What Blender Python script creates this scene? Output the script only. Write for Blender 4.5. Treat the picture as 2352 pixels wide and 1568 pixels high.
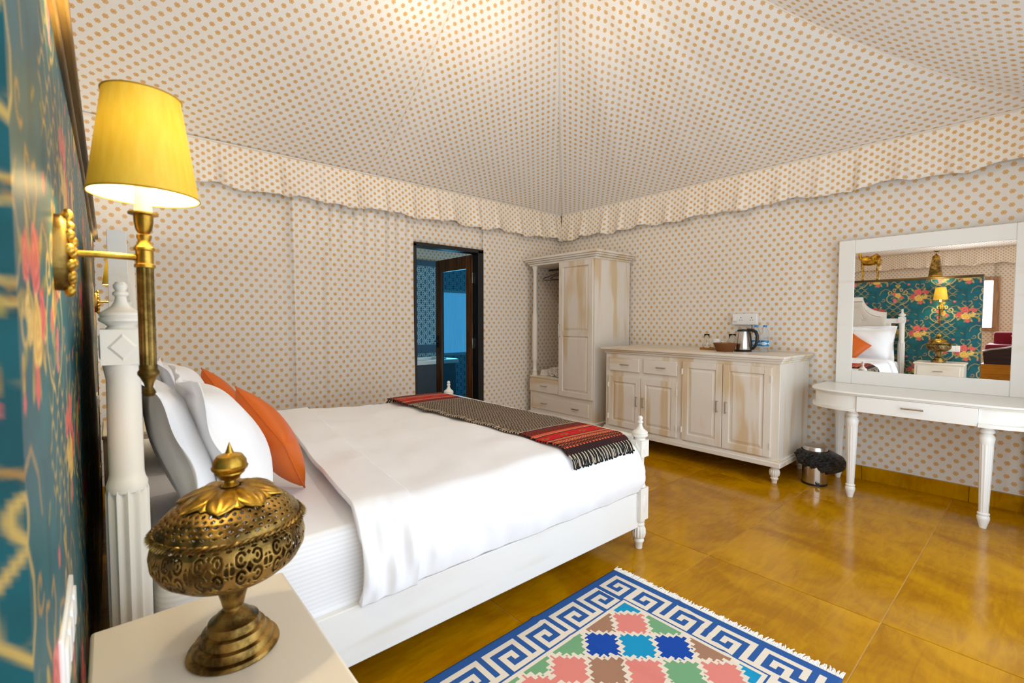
import bpy, math, random
import numpy as np
from mathutils import Matrix, Vector
for o in list(bpy.data.objects): bpy.data.objects.remove(o, do_unlink=True)
random.seed(7); rng = np.random.default_rng(7)
PI = math.pi
SC = bpy.context.scene
COL = SC.collection
def lin(r, g, b):
    f = lambda c: c/12.92 if c <= .04045 else ((c+.055)/1.055)**2.4
    return (f(r/255), f(g/255), f(b/255), 1)

# ------------------------------------------------------------------ camera
FPX = 1074.5427
cd = bpy.data.cameras.new('camera'); cam = bpy.data.objects.new('camera', cd); COL.objects.link(cam)
cd.sensor_fit = 'HORIZONTAL'; cd.sensor_width = 36; cd.lens = FPX/2352*36
cd.clip_start = .02; cd.clip_end = 200
_ray = lambda x, y: Vector((x-1176, -(y-784), -FPX))
EX = _ray(2424, 738).normalized(); EY = _ray(249, 735).normalized(); EZ = EX.cross(EY)
EY = EZ.cross(EX)
cam.matrix_world = Matrix(((EX.x, EX.y, EX.z, 0), (EY.x, EY.y, EY.z, 0), (EZ.x, EZ.y, EZ.z, 1.25), (0, 0, 0, 1)))
cd.dof.use_dof = True; cd.dof.focus_distance = 2.8; cd.dof.aperture_fstop = 4.5
SC.camera = cam
# ------------------------------------------------------------------ room size
XB, XL, YA, YF = 4.5, -5.2, 4.24, -.2       # right wall, left wall, back wall, front wall
EAVE = 2.6; RY = 2.13; HX = 2.3; YE = .02     # eave height, ridge line, hip run, front eave of canopy
# ------------------------------------------------------------------ light
SC.view_settings.view_transform = 'Standard'; SC.view_settings.look = 'None'
SC.view_settings.gamma = 1; SC.view_settings.use_curve_mapping = False
SC.view_settings.exposure = 0.0
W = bpy.data.worlds.new('sky'); SC.world = W; W.use_nodes = True
W.node_tree.nodes['Background'].inputs[0].default_value = (.80, .90, 1, 1)
W.node_tree.nodes['Background'].inputs[1].default_value = .65
def area(name, loc, rot, sx, sy, power, color):
    l = bpy.data.lights.new(name, 'AREA'); l.shape = 'RECTANGLE'; l.size = sx; l.size_y = sy
    l.energy = power; l.color = color
    o = bpy.data.objects.new(name, l); COL.objects.link(o); o.location = loc; o.rotation_euler = rot
    return o
# daylight: open tent entrance behind the camera, and the sitting-area window that the mirror shows
area('entrance_offscreen', (1.9, YF-.03, 1.15), (PI/2, 0, 0), 3.6, 2.1, 56, (.80, .905, 1))
area('window_left_offscreen', (XL+.04, 1.36, 1.43), (0, -PI/2, 0), .98, .96, 110, (.78, .90, 1))
area('bathroom_window_light', (4.6, 6.22, 1.2), (-PI/2, 0, 0), 1.2, .9, 52, (.50, .82, 1))

# ------------------------------------------------------------------ node helpers
class NT:
    def __init__(s, name):
        m = bpy.data.materials.new(name); m.use_nodes = True; s.m = m
        s.t = m.node_tree; s.n = s.t.nodes; s.l = s.t.links
        s.b = s.n['Principled BSDF']; s.out = s.n['Material Output']
    def new(s, k): return s.n.new(k)
    def put(s, sock, v):
        if isinstance(v, bpy.types.NodeSocket): s.l.new(v, sock)
        elif v is not None: sock.default_value = v
    def math(s, op, a, b=None, c=None, clamp=False):
        n = s.new('ShaderNodeMath'); n.operation = op; n.use_clamp = clamp
        for i, v in enumerate((a, b, c)):
            if v is not None: s.put(n.inputs[i], v)
        return n.outputs[0]
    def vmath(s, op, a, b=None, out=0):
        n = s.new('ShaderNodeVectorMath'); n.operation = op
        s.put(n.inputs[0], a)
        if b is not None: s.put(n.inputs[1], b)
        return n.outputs[out]
    def mix(s, f, a, b):
        n = s.new('ShaderNodeMix'); n.data_type = 'RGBA'
        s.put(n.inputs[0], f); s.put(n.inputs[6], a); s.put(n.inputs[7], b)
        return n.outputs[2]
    def vmix(s, f, a, b):
        n = s.new('ShaderNodeMix'); n.data_type = 'VECTOR'
        s.put(n.inputs[0], f); s.put(n.inputs[4], a); s.put(n.inputs[5], b)
        return n.outputs[1]
    def step(s, x, a, b, lo=0., hi=1.):
        n = s.new('ShaderNodeMapRange'); n.interpolation_type = 'SMOOTHSTEP'
        s.put(n.inputs[0], x); n.inputs[1].default_value = a; n.inputs[2].default_value = b
        n.inputs[3].default_value = lo; n.inputs[4].default_value = hi
        return n.outputs[0]
    def coord(s, k='Object'): return s.new('ShaderNodeTexCoord').outputs[k]
    def scale(s, v, sc):
        n = s.new('ShaderNodeMapping'); s.put(n.inputs[0], v); n.inputs[3].default_value = sc
        return n.outputs[0]
    def noise(s, v, scale=5, detail=2, rough=.5, dist=0.):
        n = s.new('ShaderNodeTexNoise'); s.put(n.inputs['Vector'], v)
        n.inputs['Scale'].default_value = scale; n.inputs['Detail'].default_value = detail
        n.inputs['Roughness'].default_value = rough; n.inputs['Distortion'].default_value = dist
        return n.outputs[0]
    def wave(s, v, scale=5, dist=0., d='X'):
        n = s.new('ShaderNodeTexWave'); s.put(n.inputs['Vector'], v); n.bands_direction = d
        n.inputs['Scale'].default_value = scale; n.inputs['Distortion'].default_value = dist
        return n.outputs[1]
    def bump(s, h, strength=.2, dist=.002):
        n = s.new('ShaderNodeBump'); n.inputs['Strength'].default_value = strength
        n.inputs['Distance'].default_value = dist; s.put(n.inputs['Height'], h)
        s.l.new(n.outputs[0], s.b.inputs['Normal'])
    def fin(s, color, rough=.5, metal=0., **k):
        s.put(s.b.inputs['Base Color'], color); s.put(s.b.inputs['Roughness'], rough)
        s.b.inputs['Metallic'].default_value = metal
        for a, v in k.items(): s.put(s.b.inputs[a.replace('_', ' ')], v)
        return s.m
MATS = {}
def plain(name, col, rough=.5, metal=0., var=.06, sc=40, **k):
    if name in MATS: return MATS[name]
    t = NT(name); n = t.noise(t.coord(), sc, 3)
    c2 = tuple(max(0, c*(1-2.2*var)) for c in col[:3])+(1,)
    c1 = tuple(min(1, c*(1+var)) for c in col[:3])+(1,)
    MATS[name] = t.fin(t.mix(n, c2, c1), rough, metal, **k)
    return MATS[name]

def print_fabric(name, base, sheen=.3, pu=.0705, pv=.0875, R=.0150, motif=lin(224, 180, 112), core=lin(188, 120, 84), glow=0.):
    t = NT(name); uv = t.coord('UV')
    s0 = t.vmath('DIVIDE', uv, (pu, pv, 1))
    def cell(off):
        a = t.vmath('ADD', s0, off); a = t.vmath('FRACTION', a)
        a = t.vmath('SUBTRACT', a, (.5, .5, 0)); a = t.vmath('MULTIPLY', a, (pu, pv, 0))
        return a, t.vmath('LENGTH', a, out=1)
    a, la = cell((0, 0, 0)); b, lb = cell((.5, .5, 0))
    near = t.math('LESS_THAN', lb, la)
    v = t.vmix(near, a, b); r = t.math('MINIMUM', la, lb)
    sx = t.new('ShaderNodeSeparateXYZ'); t.l.new(v, sx.inputs[0])
    th = t.math('ARCTAN2', sx.outputs[1], sx.outputs[0])
    pet = t.math('COSINE', t.math('MULTIPLY', th, 6))
    rad = t.math('MULTIPLY_ADD', pet, R*.1, R)
    d = t.math('SUBTRACT', rad, r)
    m = t.step(d, 0, .0012)
    # petals: darker outline and creases, a small dark heart
    crease = t.math('MULTIPLY', t.step(pet, -.55, -1), t.step(r, R*.25, R*.6))
    rim = t.step(d, R*.24, R*.06)
    heart = t.step(r, R*.26, R*.1)
    ink = t.math('MAXIMUM', t.math('MULTIPLY', t.math('MAXIMUM', crease, rim), .45), heart)
    n = t.noise(uv, 2.2, 2)
    m = t.math('MULTIPLY', m, t.math('MULTIPLY_ADD', n, .5, .68), clamp=True)
    colr = t.mix(m, base, t.mix(ink, motif, core))
    weave = t.noise(uv, 900, 1)
    t.bump(t.math('ADD', t.math('MULTIPLY', t.noise(uv, 5, 4, .6), 6), t.math('MULTIPLY', weave, .15)), .35, .004)
    t.fin(colr, .85, Sheen_Weight=.1)
    if glow:                    # thin canvas lets some daylight through
        tl = t.new('ShaderNodeBsdfTranslucent'); t.put(tl.inputs[0], colr)
        mx = t.new('ShaderNodeMixShader'); mx.inputs[0].default_value = glow
        t.l.new(t.b.outputs[0], mx.inputs[1]); t.l.new(tl.outputs[0], mx.inputs[2]); t.l.new(mx.outputs[0], t.out.inputs[0])
    return t.m
FAB_WALL = print_fabric('block_print_wall_cloth', lin(230, 224, 215))
FAB_ROOF = print_fabric('block_print_roof_cloth', lin(236, 231, 224), glow=.12)
FAB_VAL = print_fabric('block_print_valance_cloth', lin(238, 230, 219), pu=.074, pv=.058, R=.0138)

def whitewash(name, ax, amount=.5, light=lin(230, 222, 210), tan=lin(210, 178, 126), rough=.42):
    t = NT(name); c = t.coord()
    sc = {'x': (.7, 7, 7), 'y': (7, .7, 7), 'z': (7, 7, .7)}[ax]
    g = t.noise(t.scale(c, sc), 1.0, 3, .5, .4)
    g2 = t.noise(t.scale(c, tuple(q*6 for q in sc)), 1.2, 3, .6)
    patch = t.noise(c, 2.3, 1)
    f = t.math('MULTIPLY', t.step(t.math('ADD', g, t.math('MULTIPLY', patch, .35)), .74-.12*amount, .90-.1*amount), .25+.6*amount)
    f = t.math('ADD', f, t.math('MULTIPLY', t.step(g2, .5, .8), .12*amount), clamp=True)
    colr = t.mix(f, light, tan)
    t.bump(g2, .12, .001)
    return t.fin(colr, rough)
WW_Z = whitewash('whitewashed_wood_upright', 'z', .75)
WW_Y = whitewash('whitewashed_wood_level', 'y', .7)
WB_X = whitewash('bed_white_wood_lengthwise', 'x', .12, lin(234, 232, 228), lin(200, 180, 150))
WB_Y = whitewash('bed_white_wood_crosswise', 'y', .12, lin(234, 231, 225), lin(205, 185, 150))
WB_Z = whitewash('bed_white_wood_upright', 'z', .2, lin(232, 227, 217), lin(206, 182, 140))
WV = whitewash('vanity_white_wood', 'y', .12, lin(240, 238, 232), lin(218, 203, 172), .3)
WV_Z = whitewash('vanity_white_wood_upright', 'z', .12, lin(242, 241, 237), lin(215, 198, 160), .32)
WN = whitewash('nightstand_cream_wood', 'y', .3, lin(233, 221, 200), lin(214, 184, 134), .3)

def wood(name, c1, c2, ax='z', rough=.35):
    t = NT(name); c = t.coord()
    sc = {'x': (1, 14, 14), 'y': (14, 1, 14), 'z': (14, 14, 1)}[ax]
    g = t.noise(t.scale(c, sc), 2, 4, .6, .8)
    return t.fin(t.mix(t.step(g, .3, .7), c1, c2), rough)
DOORWOOD = wood('teak_door_wood', lin(66, 36, 16), lin(132, 80, 36))
TRAYWOOD = wood('tray_wood', lin(130, 84, 30), lin(176, 120, 50), 'y')
WINWOOD = wood('window_frame_wood', lin(150, 112, 80), lin(188, 150, 112))
def brass(name, c1, c2, rough=.32):
    t = NT(name); c = t.coord()
    n = t.noise(c, 22, 4, .6); n2 = t.noise(c, 160, 2)
    t.bump(n2, .12, .001)
    return t.fin(t.mix(t.step(n, .36, .62), c1, c2), t.math('MULTIPLY_ADD', n, .25, rough-.1), 1.0)
BRASS = brass('polished_lamp_brass', lin(150, 112, 40), lin(206, 166, 70), .32)
BRASS_OLD = brass('aged_brass', lin(90, 70, 36), lin(172, 138, 74), .38)
BRASS_DARK = brass('darkened_brass', lin(92, 72, 34), lin(150, 122, 66), .42)
STEEL = plain('brushed_steel', lin(205, 200, 194), .24, 1.0, .05, 80)
CHROME = plain('satin_handle_metal', lin(190, 182, 172), .28, 1.0, .05)
BLACKP = plain('black_plastic', lin(20, 19, 19), .35)
BLACKM = plain('black_frame_paint', lin(14, 14, 16), .45)
def linen(name, col, rough=.8, bumpy=.25, sc=14, sheen=.15):
    t = NT(name); c = t.coord()
    n = t.noise(c, sc, 4, .55); w = t.noise(c, 700, 1)
    t.bump(t.math('ADD', t.math('MULTIPLY', n, 1.0), t.math('MULTIPLY', w, .05)), bumpy, .008)
    c2 = tuple(q*.96 for q in col[:3])+(1,)
    return t.fin(t.mix(n, c2, col), rough, Sheen_Weight=sheen)
LINEN = linen('white_bed_linen', lin(248, 248, 250))
def stripe_sheet():
    t = NT('white_striped_sheet'); c = t.coord()
    w = t.wave(c, 22, .0, 'Z'); n = t.noise(c, 10, 3)
    t.bump(n, .25, .006)
    return t.fin(t.mix(t.step(w, .35, .65), lin(243, 243, 245), lin(236, 236, 240)), t.math('MULTIPLY_ADD', w, .25, .45))
SHEET = stripe_sheet()
UPHOL = linen('beige_headboard_linen', lin(214, 203, 188), .9, .15, 60)
ORANGE = linen('orange_satin', lin(214, 98, 0), .5, .12, 9, 0.)
TOWEL = linen('white_towelling', lin(238, 228, 214), .95, .5, 120)
WHITEP = plain('white_plastic', lin(240, 237, 232), .35, 0, .01)
CERAMIC = plain('white_ceramic', lin(244, 242, 238), .15, 0, .01)

def floor_mat(name, hue):
    t = NT(name); c = t.coord()
    oi = t.new('ShaderNodeObjectInfo')
    c = t.vmath('ADD', c, t.vmath('MULTIPLY', oi.outputs['Random'], (7, 13, 0)))
    n = t.noise(c, 2.2, 4, .6, 1.2); n2 = t.noise(t.scale(c, (4, 20, 4)), 1.3, 4, .6, 1.5)
    a, b = lin(152+hue, 98, 0), lin(196+hue, 140, 0)
    f = t.math('ADD', t.math('MULTIPLY', n, .7), t.math('MULTIPLY', n2, .3))
    return t.fin(t.mix(t.step(f, .3, .7), a, b), t.math('MULTIPLY_ADD', n2, .1, .09), Specular_IOR_Level=.4, Specular_Tint=(1, .66, .12, 1))
TILE = floor_mat('polished_yellow_limestone', 0)
GROUT = plain('pale_grout', lin(214, 170, 96), .8)

def attr_mat(name, rough=.8, bump_sc=500, bump_s=.3, sheen=.1, spec=.3):
    t = NT(name); a = t.new('ShaderNodeAttribute'); a.attribute_name = 'Col'
    n = t.noise(t.coord(), bump_sc, 2)
    n2 = t.noise(t.coord(), 9, 3)
    t.bump(n, bump_s, .001)
    colr = t.mix(t.math('MULTIPLY', t.math('SUBTRACT', n2, .35), .5, clamp=True), a.outputs[0], lin(250, 235, 215)) if sheen else a.outputs[0]
    return t.fin(a.outputs[0], rough, Sheen_Weight=sheen, Specular_IOR_Level=spec)
RUGMAT = attr_mat('woven_cotton_rug', .92, 380, .5, .0)
KILIM = attr_mat('woven_wool_runner', .95, 420, .6, .0)
PAPER = attr_mat('teal_floral_wallpaper', .42, 260, .12, 0, .45)

# ------------------------------------------------------------------ mesh helpers
class MB:
    def __init__(s): s.v = []; s.f = []; s.uv = None
    def add(s, vs, fs):
        o = len(s.v); s.v += [tuple(map(float, p)) for p in vs]; s.f += [tuple(i+o for i in f) for f in fs]; return s
    def box(s, x0, x1, y0, y1, z0, z1):
        return s.add([(x0, y0, z0), (x1, y0, z0), (x1, y1, z0), (x0, y1, z0), (x0, y0, z1), (x1, y0, z1), (x1, y1, z1), (x0, y1, z1)],
                     [(3, 2, 1, 0), (4, 5, 6, 7), (0, 1, 5, 4), (1, 2, 6, 5), (2, 3, 7, 6), (3, 0, 4, 7)])
    def cbox(s, c, d): return s.box(c[0]-d[0]/2, c[0]+d[0]/2, c[1]-d[1]/2, c[1]+d[1]/2, c[2]-d[2]/2, c[2]+d[2]/2)
    def frustum(s, a, b):      # two 4-point rings
        return s.add(list(a)+list(b), [(3, 2, 1, 0), (4, 5, 6, 7), (0, 1, 5, 4), (1, 2, 6, 5), (2, 3, 7, 6), (3, 0, 4, 7)])
    def lathe(s, prof, seg=24, c=(0, 0), flute=None, cap=True):
        vs = []; n = len(prof)
        for r, z in prof:
            for k in range(seg):
                a = 2*PI*k/seg; rr = r
                if flute and flute[0] <= z <= flute[1]: rr = r*(1-flute[3]*(.5-.5*math.cos(flute[2]*a)))
                vs.append((c[0]+rr*math.cos(a), c[1]+rr*math.sin(a), z))
        fs = [(i*seg+k, i*seg+(k+1) % seg, (i+1)*seg+(k+1) % seg, (i+1)*seg+k) for i in range(n-1) for k in range(seg)]
        if cap: fs += [tuple(range(seg-1, -1, -1)), tuple((n-1)*seg+k for k in range(seg))]
        return s.add(vs, fs)
    def tube(s, pts, r, seg=8, closed=False, cap=True, flat=None):
        P = [Vector(p) for p in pts]; n = len(P); vs = []
        rr = r if isinstance(r, (list, tuple)) else [r]*n
        up = None
        for i in range(n):
            t = (P[(i+1) % n]-P[i-1]) if closed else (P[min(i+1, n-1)]-P[max(i-1, 0)])
            t.normalize()
            if up is None:
                up = Vector((0, 0, 1)) if abs(t.z) < .9 else Vector((1, 0, 0))
            up = (up-t*up.dot(t)).normalized(); sd = t.cross(up)
            for k in range(seg):
                a = 2*PI*k/seg; ca, sa = math.cos(a), math.sin(a)
                if flat: ca *= flat
                vs.append(P[i]+(up*ca+sd*sa)*rr[i])
        m = n if closed else n-1
        fs = [(i*seg+k, i*seg+(k+1) % seg, ((i+1) % n)*seg+(k+1) % seg, ((i+1) % n)*seg+k) for i in range(m) for k in range(seg)]
        if cap and not closed: fs += [tuple(range(seg-1, -1, -1)), tuple((n-1)*seg+k for k in range(seg))]
        return s.add(vs, fs)
    def prism(s, pts, z0, z1):     # outline in xy, ccw
        n = len(pts)
        return s.add([(x, y, z0) for x, y in pts]+[(x, y, z1) for x, y in pts],
                     [tuple(range(n-1, -1, -1)), tuple(range(n, 2*n))]+[(i, (i+1) % n, n+(i+1) % n, n+i) for i in range(n)])
    def prism_x(s, pts, x0, x1):   # outline in yz
        n = len(pts)
        return s.add([(x0, y, z) for y, z in pts]+[(x1, y, z) for y, z in pts],
                     [tuple(range(n-1, -1, -1)), tuple(range(n, 2*n))]+[(i, (i+1) % n, n+(i+1) % n, n+i) for i in range(n)])
    def ball(s, c, r, seg=16, sz=1., ring=9):
        prof = [(max(1e-4, r*math.sin(PI*i/ring)), c[2]-r*sz*math.cos(PI*i/ring)) for i in range(ring+1)]
        return s.lathe(prof, seg, (c[0], c[1]), cap=False)
def grid_faces(nu, nv, wrap=False):
    if wrap: return [(i*nv+j, i*nv+j+1, ((i+1) % nu)*nv+j+1, ((i+1) % nu)*nv+j) for i in range(nu) for j in range(nv-1)]
    return [(i*nv+j, (i+1)*nv+j, (i+1)*nv+j+1, i*nv+j+1) for i in range(nu-1) for j in range(nv-1)]

def make(name, mb, mat, parent=None, loc=(0, 0, 0), rot=None, smooth=True, angle=35, bevel=0, solid=0, subsurf=0, uvs=None):
    me = bpy.data.meshes.new(name); me.from_pydata(mb.v, [], mb.f)
    me.validate(); me.update()
    if mat: me.materials.append(mat)
    if uvs is not None:
        ul = me.uv_layers.new(name='UVMap')
        vi = np.empty(len(me.loops), np.int32); me.loops.foreach_get('vertex_index', vi)
        ul.data.foreach_set('uv', np.asarray(uvs, np.float32)[vi].ravel())
    if smooth:
        me.shade_smooth(); me.set_sharp_from_angle(angle=math.radians(angle))
    o = bpy.data.objects.new(name, me); COL.objects.link(o)
    o.location = loc
    if rot: o.rotation_euler = rot
    if parent: o.parent = parent
    if solid:
        m = o.modifiers.new('thick', 'SOLIDIFY'); m.thickness = abs(solid); m.offset = 1 if solid > 0 else -1
    if bevel:
        m = o.modifiers.new('bevel', 'BEVEL'); m.width = bevel; m.segments = 2; m.limit_method = 'ANGLE'; m.angle_limit = math.radians(40)
    if subsurf:
        m = o.modifiers.new('sub', 'SUBSURF'); m.levels = subsurf; m.render_levels = subsurf
    return o
def tag(o, label, cat, group=None):
    o['label'] = label; o['category'] = cat
    if group: o['group'] = group
    return o
def thing(name, label, cat, loc=(0, 0, 0), rot=(0, 0, 0), group=None):
    o = bpy.data.objects.new(name, None); COL.objects.link(o); o.empty_display_size = .1
    o.location = loc; o.rotation_euler = rot
    return tag(o, label, cat, group)
def struct(name, label=None, loc=(0, 0, 0)):
    o = bpy.data.objects.new(name, None); COL.objects.link(o); o.location = loc; o['kind'] = 'structure'
    if label: o['label'] = label
    return o
def mstruct(o, label=None):
    o['kind'] = 'structure'
    if label: o['label'] = label
    return o
def copy_tree(o, parent=None):
    c = o.copy(); COL.objects.link(c); c.parent = parent
    for ch in list(o.children): copy_tree(ch, c)
    return c
def hash_noise(a, b, seed=0):
    # smooth value noise on arrays
    r = np.random.default_rng(seed).random((64, 64))
    i = np.floor(a).astype(int); j = np.floor(b).astype(int); fa = a-i; fb = b-j
    fa = fa*fa*(3-2*fa); fb = fb*fb*(3-2*fb)
    g = lambda p, q: r[p % 64, q % 64]
    return (g(i, j)*(1-fa)*(1-fb)+g(i+1, j)*fa*(1-fb)+g(i, j+1)*(1-fa)*fb+g(i+1, j+1)*fa*fb)-.5
def set_face_colors(me, cols):
    at = me.color_attributes.new('Col', 'FLOAT_COLOR', 'CORNER')
    tot = np.empty(len(me.polygons), np.int32); me.polygons.foreach_get('loop_total', tot)
    c = np.repeat(np.asarray(cols, np.float32), tot, axis=0); at.data.foreach_set('color', c.ravel())
def set_vert_colors(me, cols):
    at = me.color_attributes.new('Col', 'FLOAT_COLOR', 'POINT'); at.data.foreach_set('color', np.asarray(cols, np.float32).ravel())

# ================================================================== SETTING
# ---- floor tiles
fl = struct('floor', 'polished yellow limestone floor laid in large slabs')
g = MB().box(XL-.1, XB+.1, YF-.6, YA+.1, -.12, -.003)
make('grout_bed', g, GROUT, fl)
XS = [XL-.1, -4.6, -3.45, -2.3, -1.15, .03, 1.262, 2.395, 3.77, XB+.1]
YS = [YF-.6, -.306, .43, 1.166, 1.905, 2.64, 3.38, YA+.1]
for i in range(len(XS)-1):
    for j in range(len(YS)-1):
        w, d = XS[i+1]-XS[i]-.004, YS[j+1]-YS[j]-.004
        t = MB().box(-w/2, w/2, -d/2, d/2, -.02, 0)
        make('tile', t, TILE, fl, loc=((XS[i]+XS[i+1])/2, (YS[j]+YS[j+1])/2, random.uniform(-.0004, 0)), smooth=False, bevel=.0012)

# ---- cloth walls (grids with metric uv); each is one continuous cloth skin on the tent wall
def cloth_rect(mb, uvs, fn, u0, u1, z0, z1, du=.06, dz=.12):
    nu = max(2, int((u1-u0)/du)+1); nz = max(2, int((z1-z0)/dz)+1)
    vs = []
    for i in range(nu):
        u = u0+(u1-u0)*i/(nu-1)
        for j in range(nz):
            z = z0+(z1-z0)*j/(nz-1)
            vs.append(fn(u, z)); uvs.append((u, z))
    mb.add(vs, grid_faces(nu, nz))
def seam_w(u, c, w): return math.exp(-((u-c)/w)**2)
DX0, DX1, DZ = 2.345, 3.215, 2.03
def back_fn(u, z):
    d = 0
    if 1.25 < u < 2.5:                                  # gathered curtain drop beside the door
        k = min(1, (u-1.25)/.12)*min(1, max(0, (2.5-u)/.25))
        d += k*(.010*math.sin(u*58+.7*math.sin(z*1.3))+.006*math.sin(u*23+z))*(.35+.65*min(1, z/2.2))
    d += .006*math.sin(u*2.1+z*1.7)+.004*math.sin(u*5.3-z*2.9)
    d += .012*seam_w(u, 1.45, .02)-.008*seam_w(u, 2.32, .03)
    if u > 3.2 and z < .5: d += .012*math.sin(u*30+z*9)*(.5-z)
    return (u, YA+d*1.0, z)
mb = MB(); uvs = []
cloth_rect(mb, uvs, back_fn, XL-.04, 1.2, 0, 2.72, .12)
cloth_rect(mb, uvs, back_fn, 1.2, DX0, 0, 2.72, .012, .08)
cloth_rect(mb, uvs, back_fn, DX1, XB+.04, 0, 2.72, .05, .08)
cloth_rect(mb, uvs, back_fn, DX0, DX1, DZ, 2.72, .05, .08)
mstruct(make('wall_back', mb, FAB_WALL, uvs=uvs, solid=-.01, angle=60), 'cream tent wall cloth with orange block-print flowers and bathroom door')
def right_fn(u, z):
    d = .005*math.sin(u*2.3+z*1.9)+.003*math.sin(u*6.1-z*3.3)
    d += .010*seam_w(u, 1.42, .015)+.008*seam_w(u, 2.92, .015)
    if z < .5: d += .02*(.5-z)*math.sin(u*9+z*14)*seam_w(u, .9, .5)
    d += .010*math.exp(-((u-(1.2+.35*(2.2-z)))/.03)**2)*(1 if 1.3 < z else 0)
    return (XB+d, u, z)
mb = MB(); uvs = []
cloth_rect(mb, uvs, right_fn, YF-.02, YA+.04, 0, 2.72, .03, .06)
mstruct(make('wall_right', mb, FAB_WALL, uvs=uvs, solid=.01, angle=60), 'cream block-printed tent wall behind sideboard and vanity')
WY0, WY1, WZ0, WZ1 = .87, 1.85, .93, 1.92
mb = MB(); uvs = []
lf = lambda u, z: (XL+.004*math.sin(u*3+z*2), u, z)
cloth_rect(mb, uvs, lf, YF-.02, WY0, 0, 2.72, .15); cloth_rect(mb, uvs, lf, WY1, YA, 0, 2.72, .15)
cloth_rect(mb, uvs, lf, WY0, WY1, 0, WZ0, .15); cloth_rect(mb, uvs, lf, WY0, WY1, WZ1, 2.72, .15)
mstruct(make('wall_left', mb, FAB_WALL, uvs=uvs, solid=-.01, angle=60), 'far tent wall of sitting area with window')
mb = MB(); uvs = []                                       # front wall with the open entrance
ff = lambda u, z: (u, YF, z)
for a, b, z0, z1 in ((XL, .05, 0, 2.72), (.05, 3.75, 2.25, 2.72), (3.75, XB, 0, 2.72)):
    cloth_rect(mb, uvs, ff, a, b, z0, z1, .2)
mstruct(make('wall_front', mb, FAB_WALL, uvs=uvs, solid=.01, angle=60), 'front tent wall with open entrance')

# ---- ceiling: sagging hipped canopy
def prof_h(s): return .58*s+.92*s*s
def prof_m(s): return 1.36*s+.14*s*s
SL = math.hypot(RY, 1.45)
mb = MB(); uvs = []
def roof_face(kind):
    ns, nt = 46, (150 if kind in 'AF' else 90)
    vs = []; uu = []
    for i in range(ns):
        s = i/(ns-1)
        for j in range(nt):
            t = j/(nt-1)
            if kind in 'AF':
                y = YA-(YA-RY)*s if kind == 'A' else YE+(RY-YE)*s
                x0, x1 = XL+HX*s, XB-HX*s
                if kind == 'F': t = 1-t
                x = x0+(x1-x0)*t
                # straight slope over the ridge part, hollow towards the hips
                c = 1.93 if kind == 'A' else 2.0
                w = max(0, (x-c)/max(1e-6, x1-c)) if x > c and x1 > c else max(0, ((-3.0)-x)/max(1e-6, -3.0-x0)) if x < -3.0 else 0
                w = min(1, w)
                z = (1-w)*prof_m(s)+w*prof_h(s)
                if kind == 'A':
                    if x <= 1.93: z -= .11*math.sin(PI*s)*(1-math.exp(-(1.93-x)/.45))
                    z += .004*math.sin(x*9+s*3)*math.sin(PI*s)+.006*math.sin(s*17+x*2)*math.exp(-((s-.12)/.1)**2)
                    z += .010*math.sin(PI*s)*math.exp(-((x-(.62+.1*s))/.025)**2)*.5
                uv = (x, SL*s)
            else:
                x = XB-HX*s if kind == 'B' else XL+HX*s
                y0, y1 = YE+(RY-YE)*s, YA-(YA-RY)*s
                if kind == 'L': t = 1-t
                y = y0+(y1-y0)*t
                w = abs(2*t-1)
                z = (1-w)*(.35*prof_m(s)+.65*prof_h(s))+w*prof_h(s)
                if kind == 'B':
                    ph = t*22+.8*math.sin(s*4)
                    z += .019*s**.8*(1-s)**.4*(math.sin(ph)+.6*math.sin(ph*2.3+1))*(.4+.6*math.sin(PI*t))
                    z -= .02*math.sin(PI*min(1, s))*math.exp(-((t-.74)/.03)**2)
                uv = (y, SL*s)
            vs.append((x, y, EAVE+z)); uu.append(uv)
    mb.add(vs, [f[::-1] for f in grid_faces(ns, nt)]); uvs.extend(uu)
for k in 'ABFL': roof_face(k)
mb.add([(XL, YF, EAVE), (XB, YF, EAVE), (XB, YE, EAVE), (XL, YE, EAVE)], [(0, 3, 2, 1)]); uvs.extend([(XL, -.22), (XB, -.22), (XB, 0), (XL, 0)])
ceil = mstruct(make('ceiling', mb, FAB_ROOF, uvs=uvs, angle=50), 'sagging cream block-printed tent canopy')
# flat strips over the eaves keep the cloth box closed
# seams (piping) sewn along hips and panel joints
SEAM = linen('cream_seam_binding', lin(226, 216, 202), .9, .1)
def roof_pt(x, y):
    return min((YA-y)/(YA-RY), (y-YE)/(RY-YE), (XB-x)/HX)
hip = MB().tube([(XB-HX*s, YA-(YA-RY)*s, EAVE+prof_h(s)-.004) for s in np.linspace(0, 1, 30)], .006, 6)
make('seam', hip, SEAM, ceil)
hip = MB().tube([(XB-HX*s, YE+(RY-YE)*s, EAVE+prof_h(s)-.004) for s in np.linspace(0, 1, 30)], .006, 6)
make('seam', hip, SEAM, ceil)
hip = MB().tube([(1.93, YA-(YA-RY)*s, EAVE+prof_m(s)-.004) for s in np.linspace(0, 1, 30)], .007, 6)
make('seam', hip, SEAM, ceil)

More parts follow.
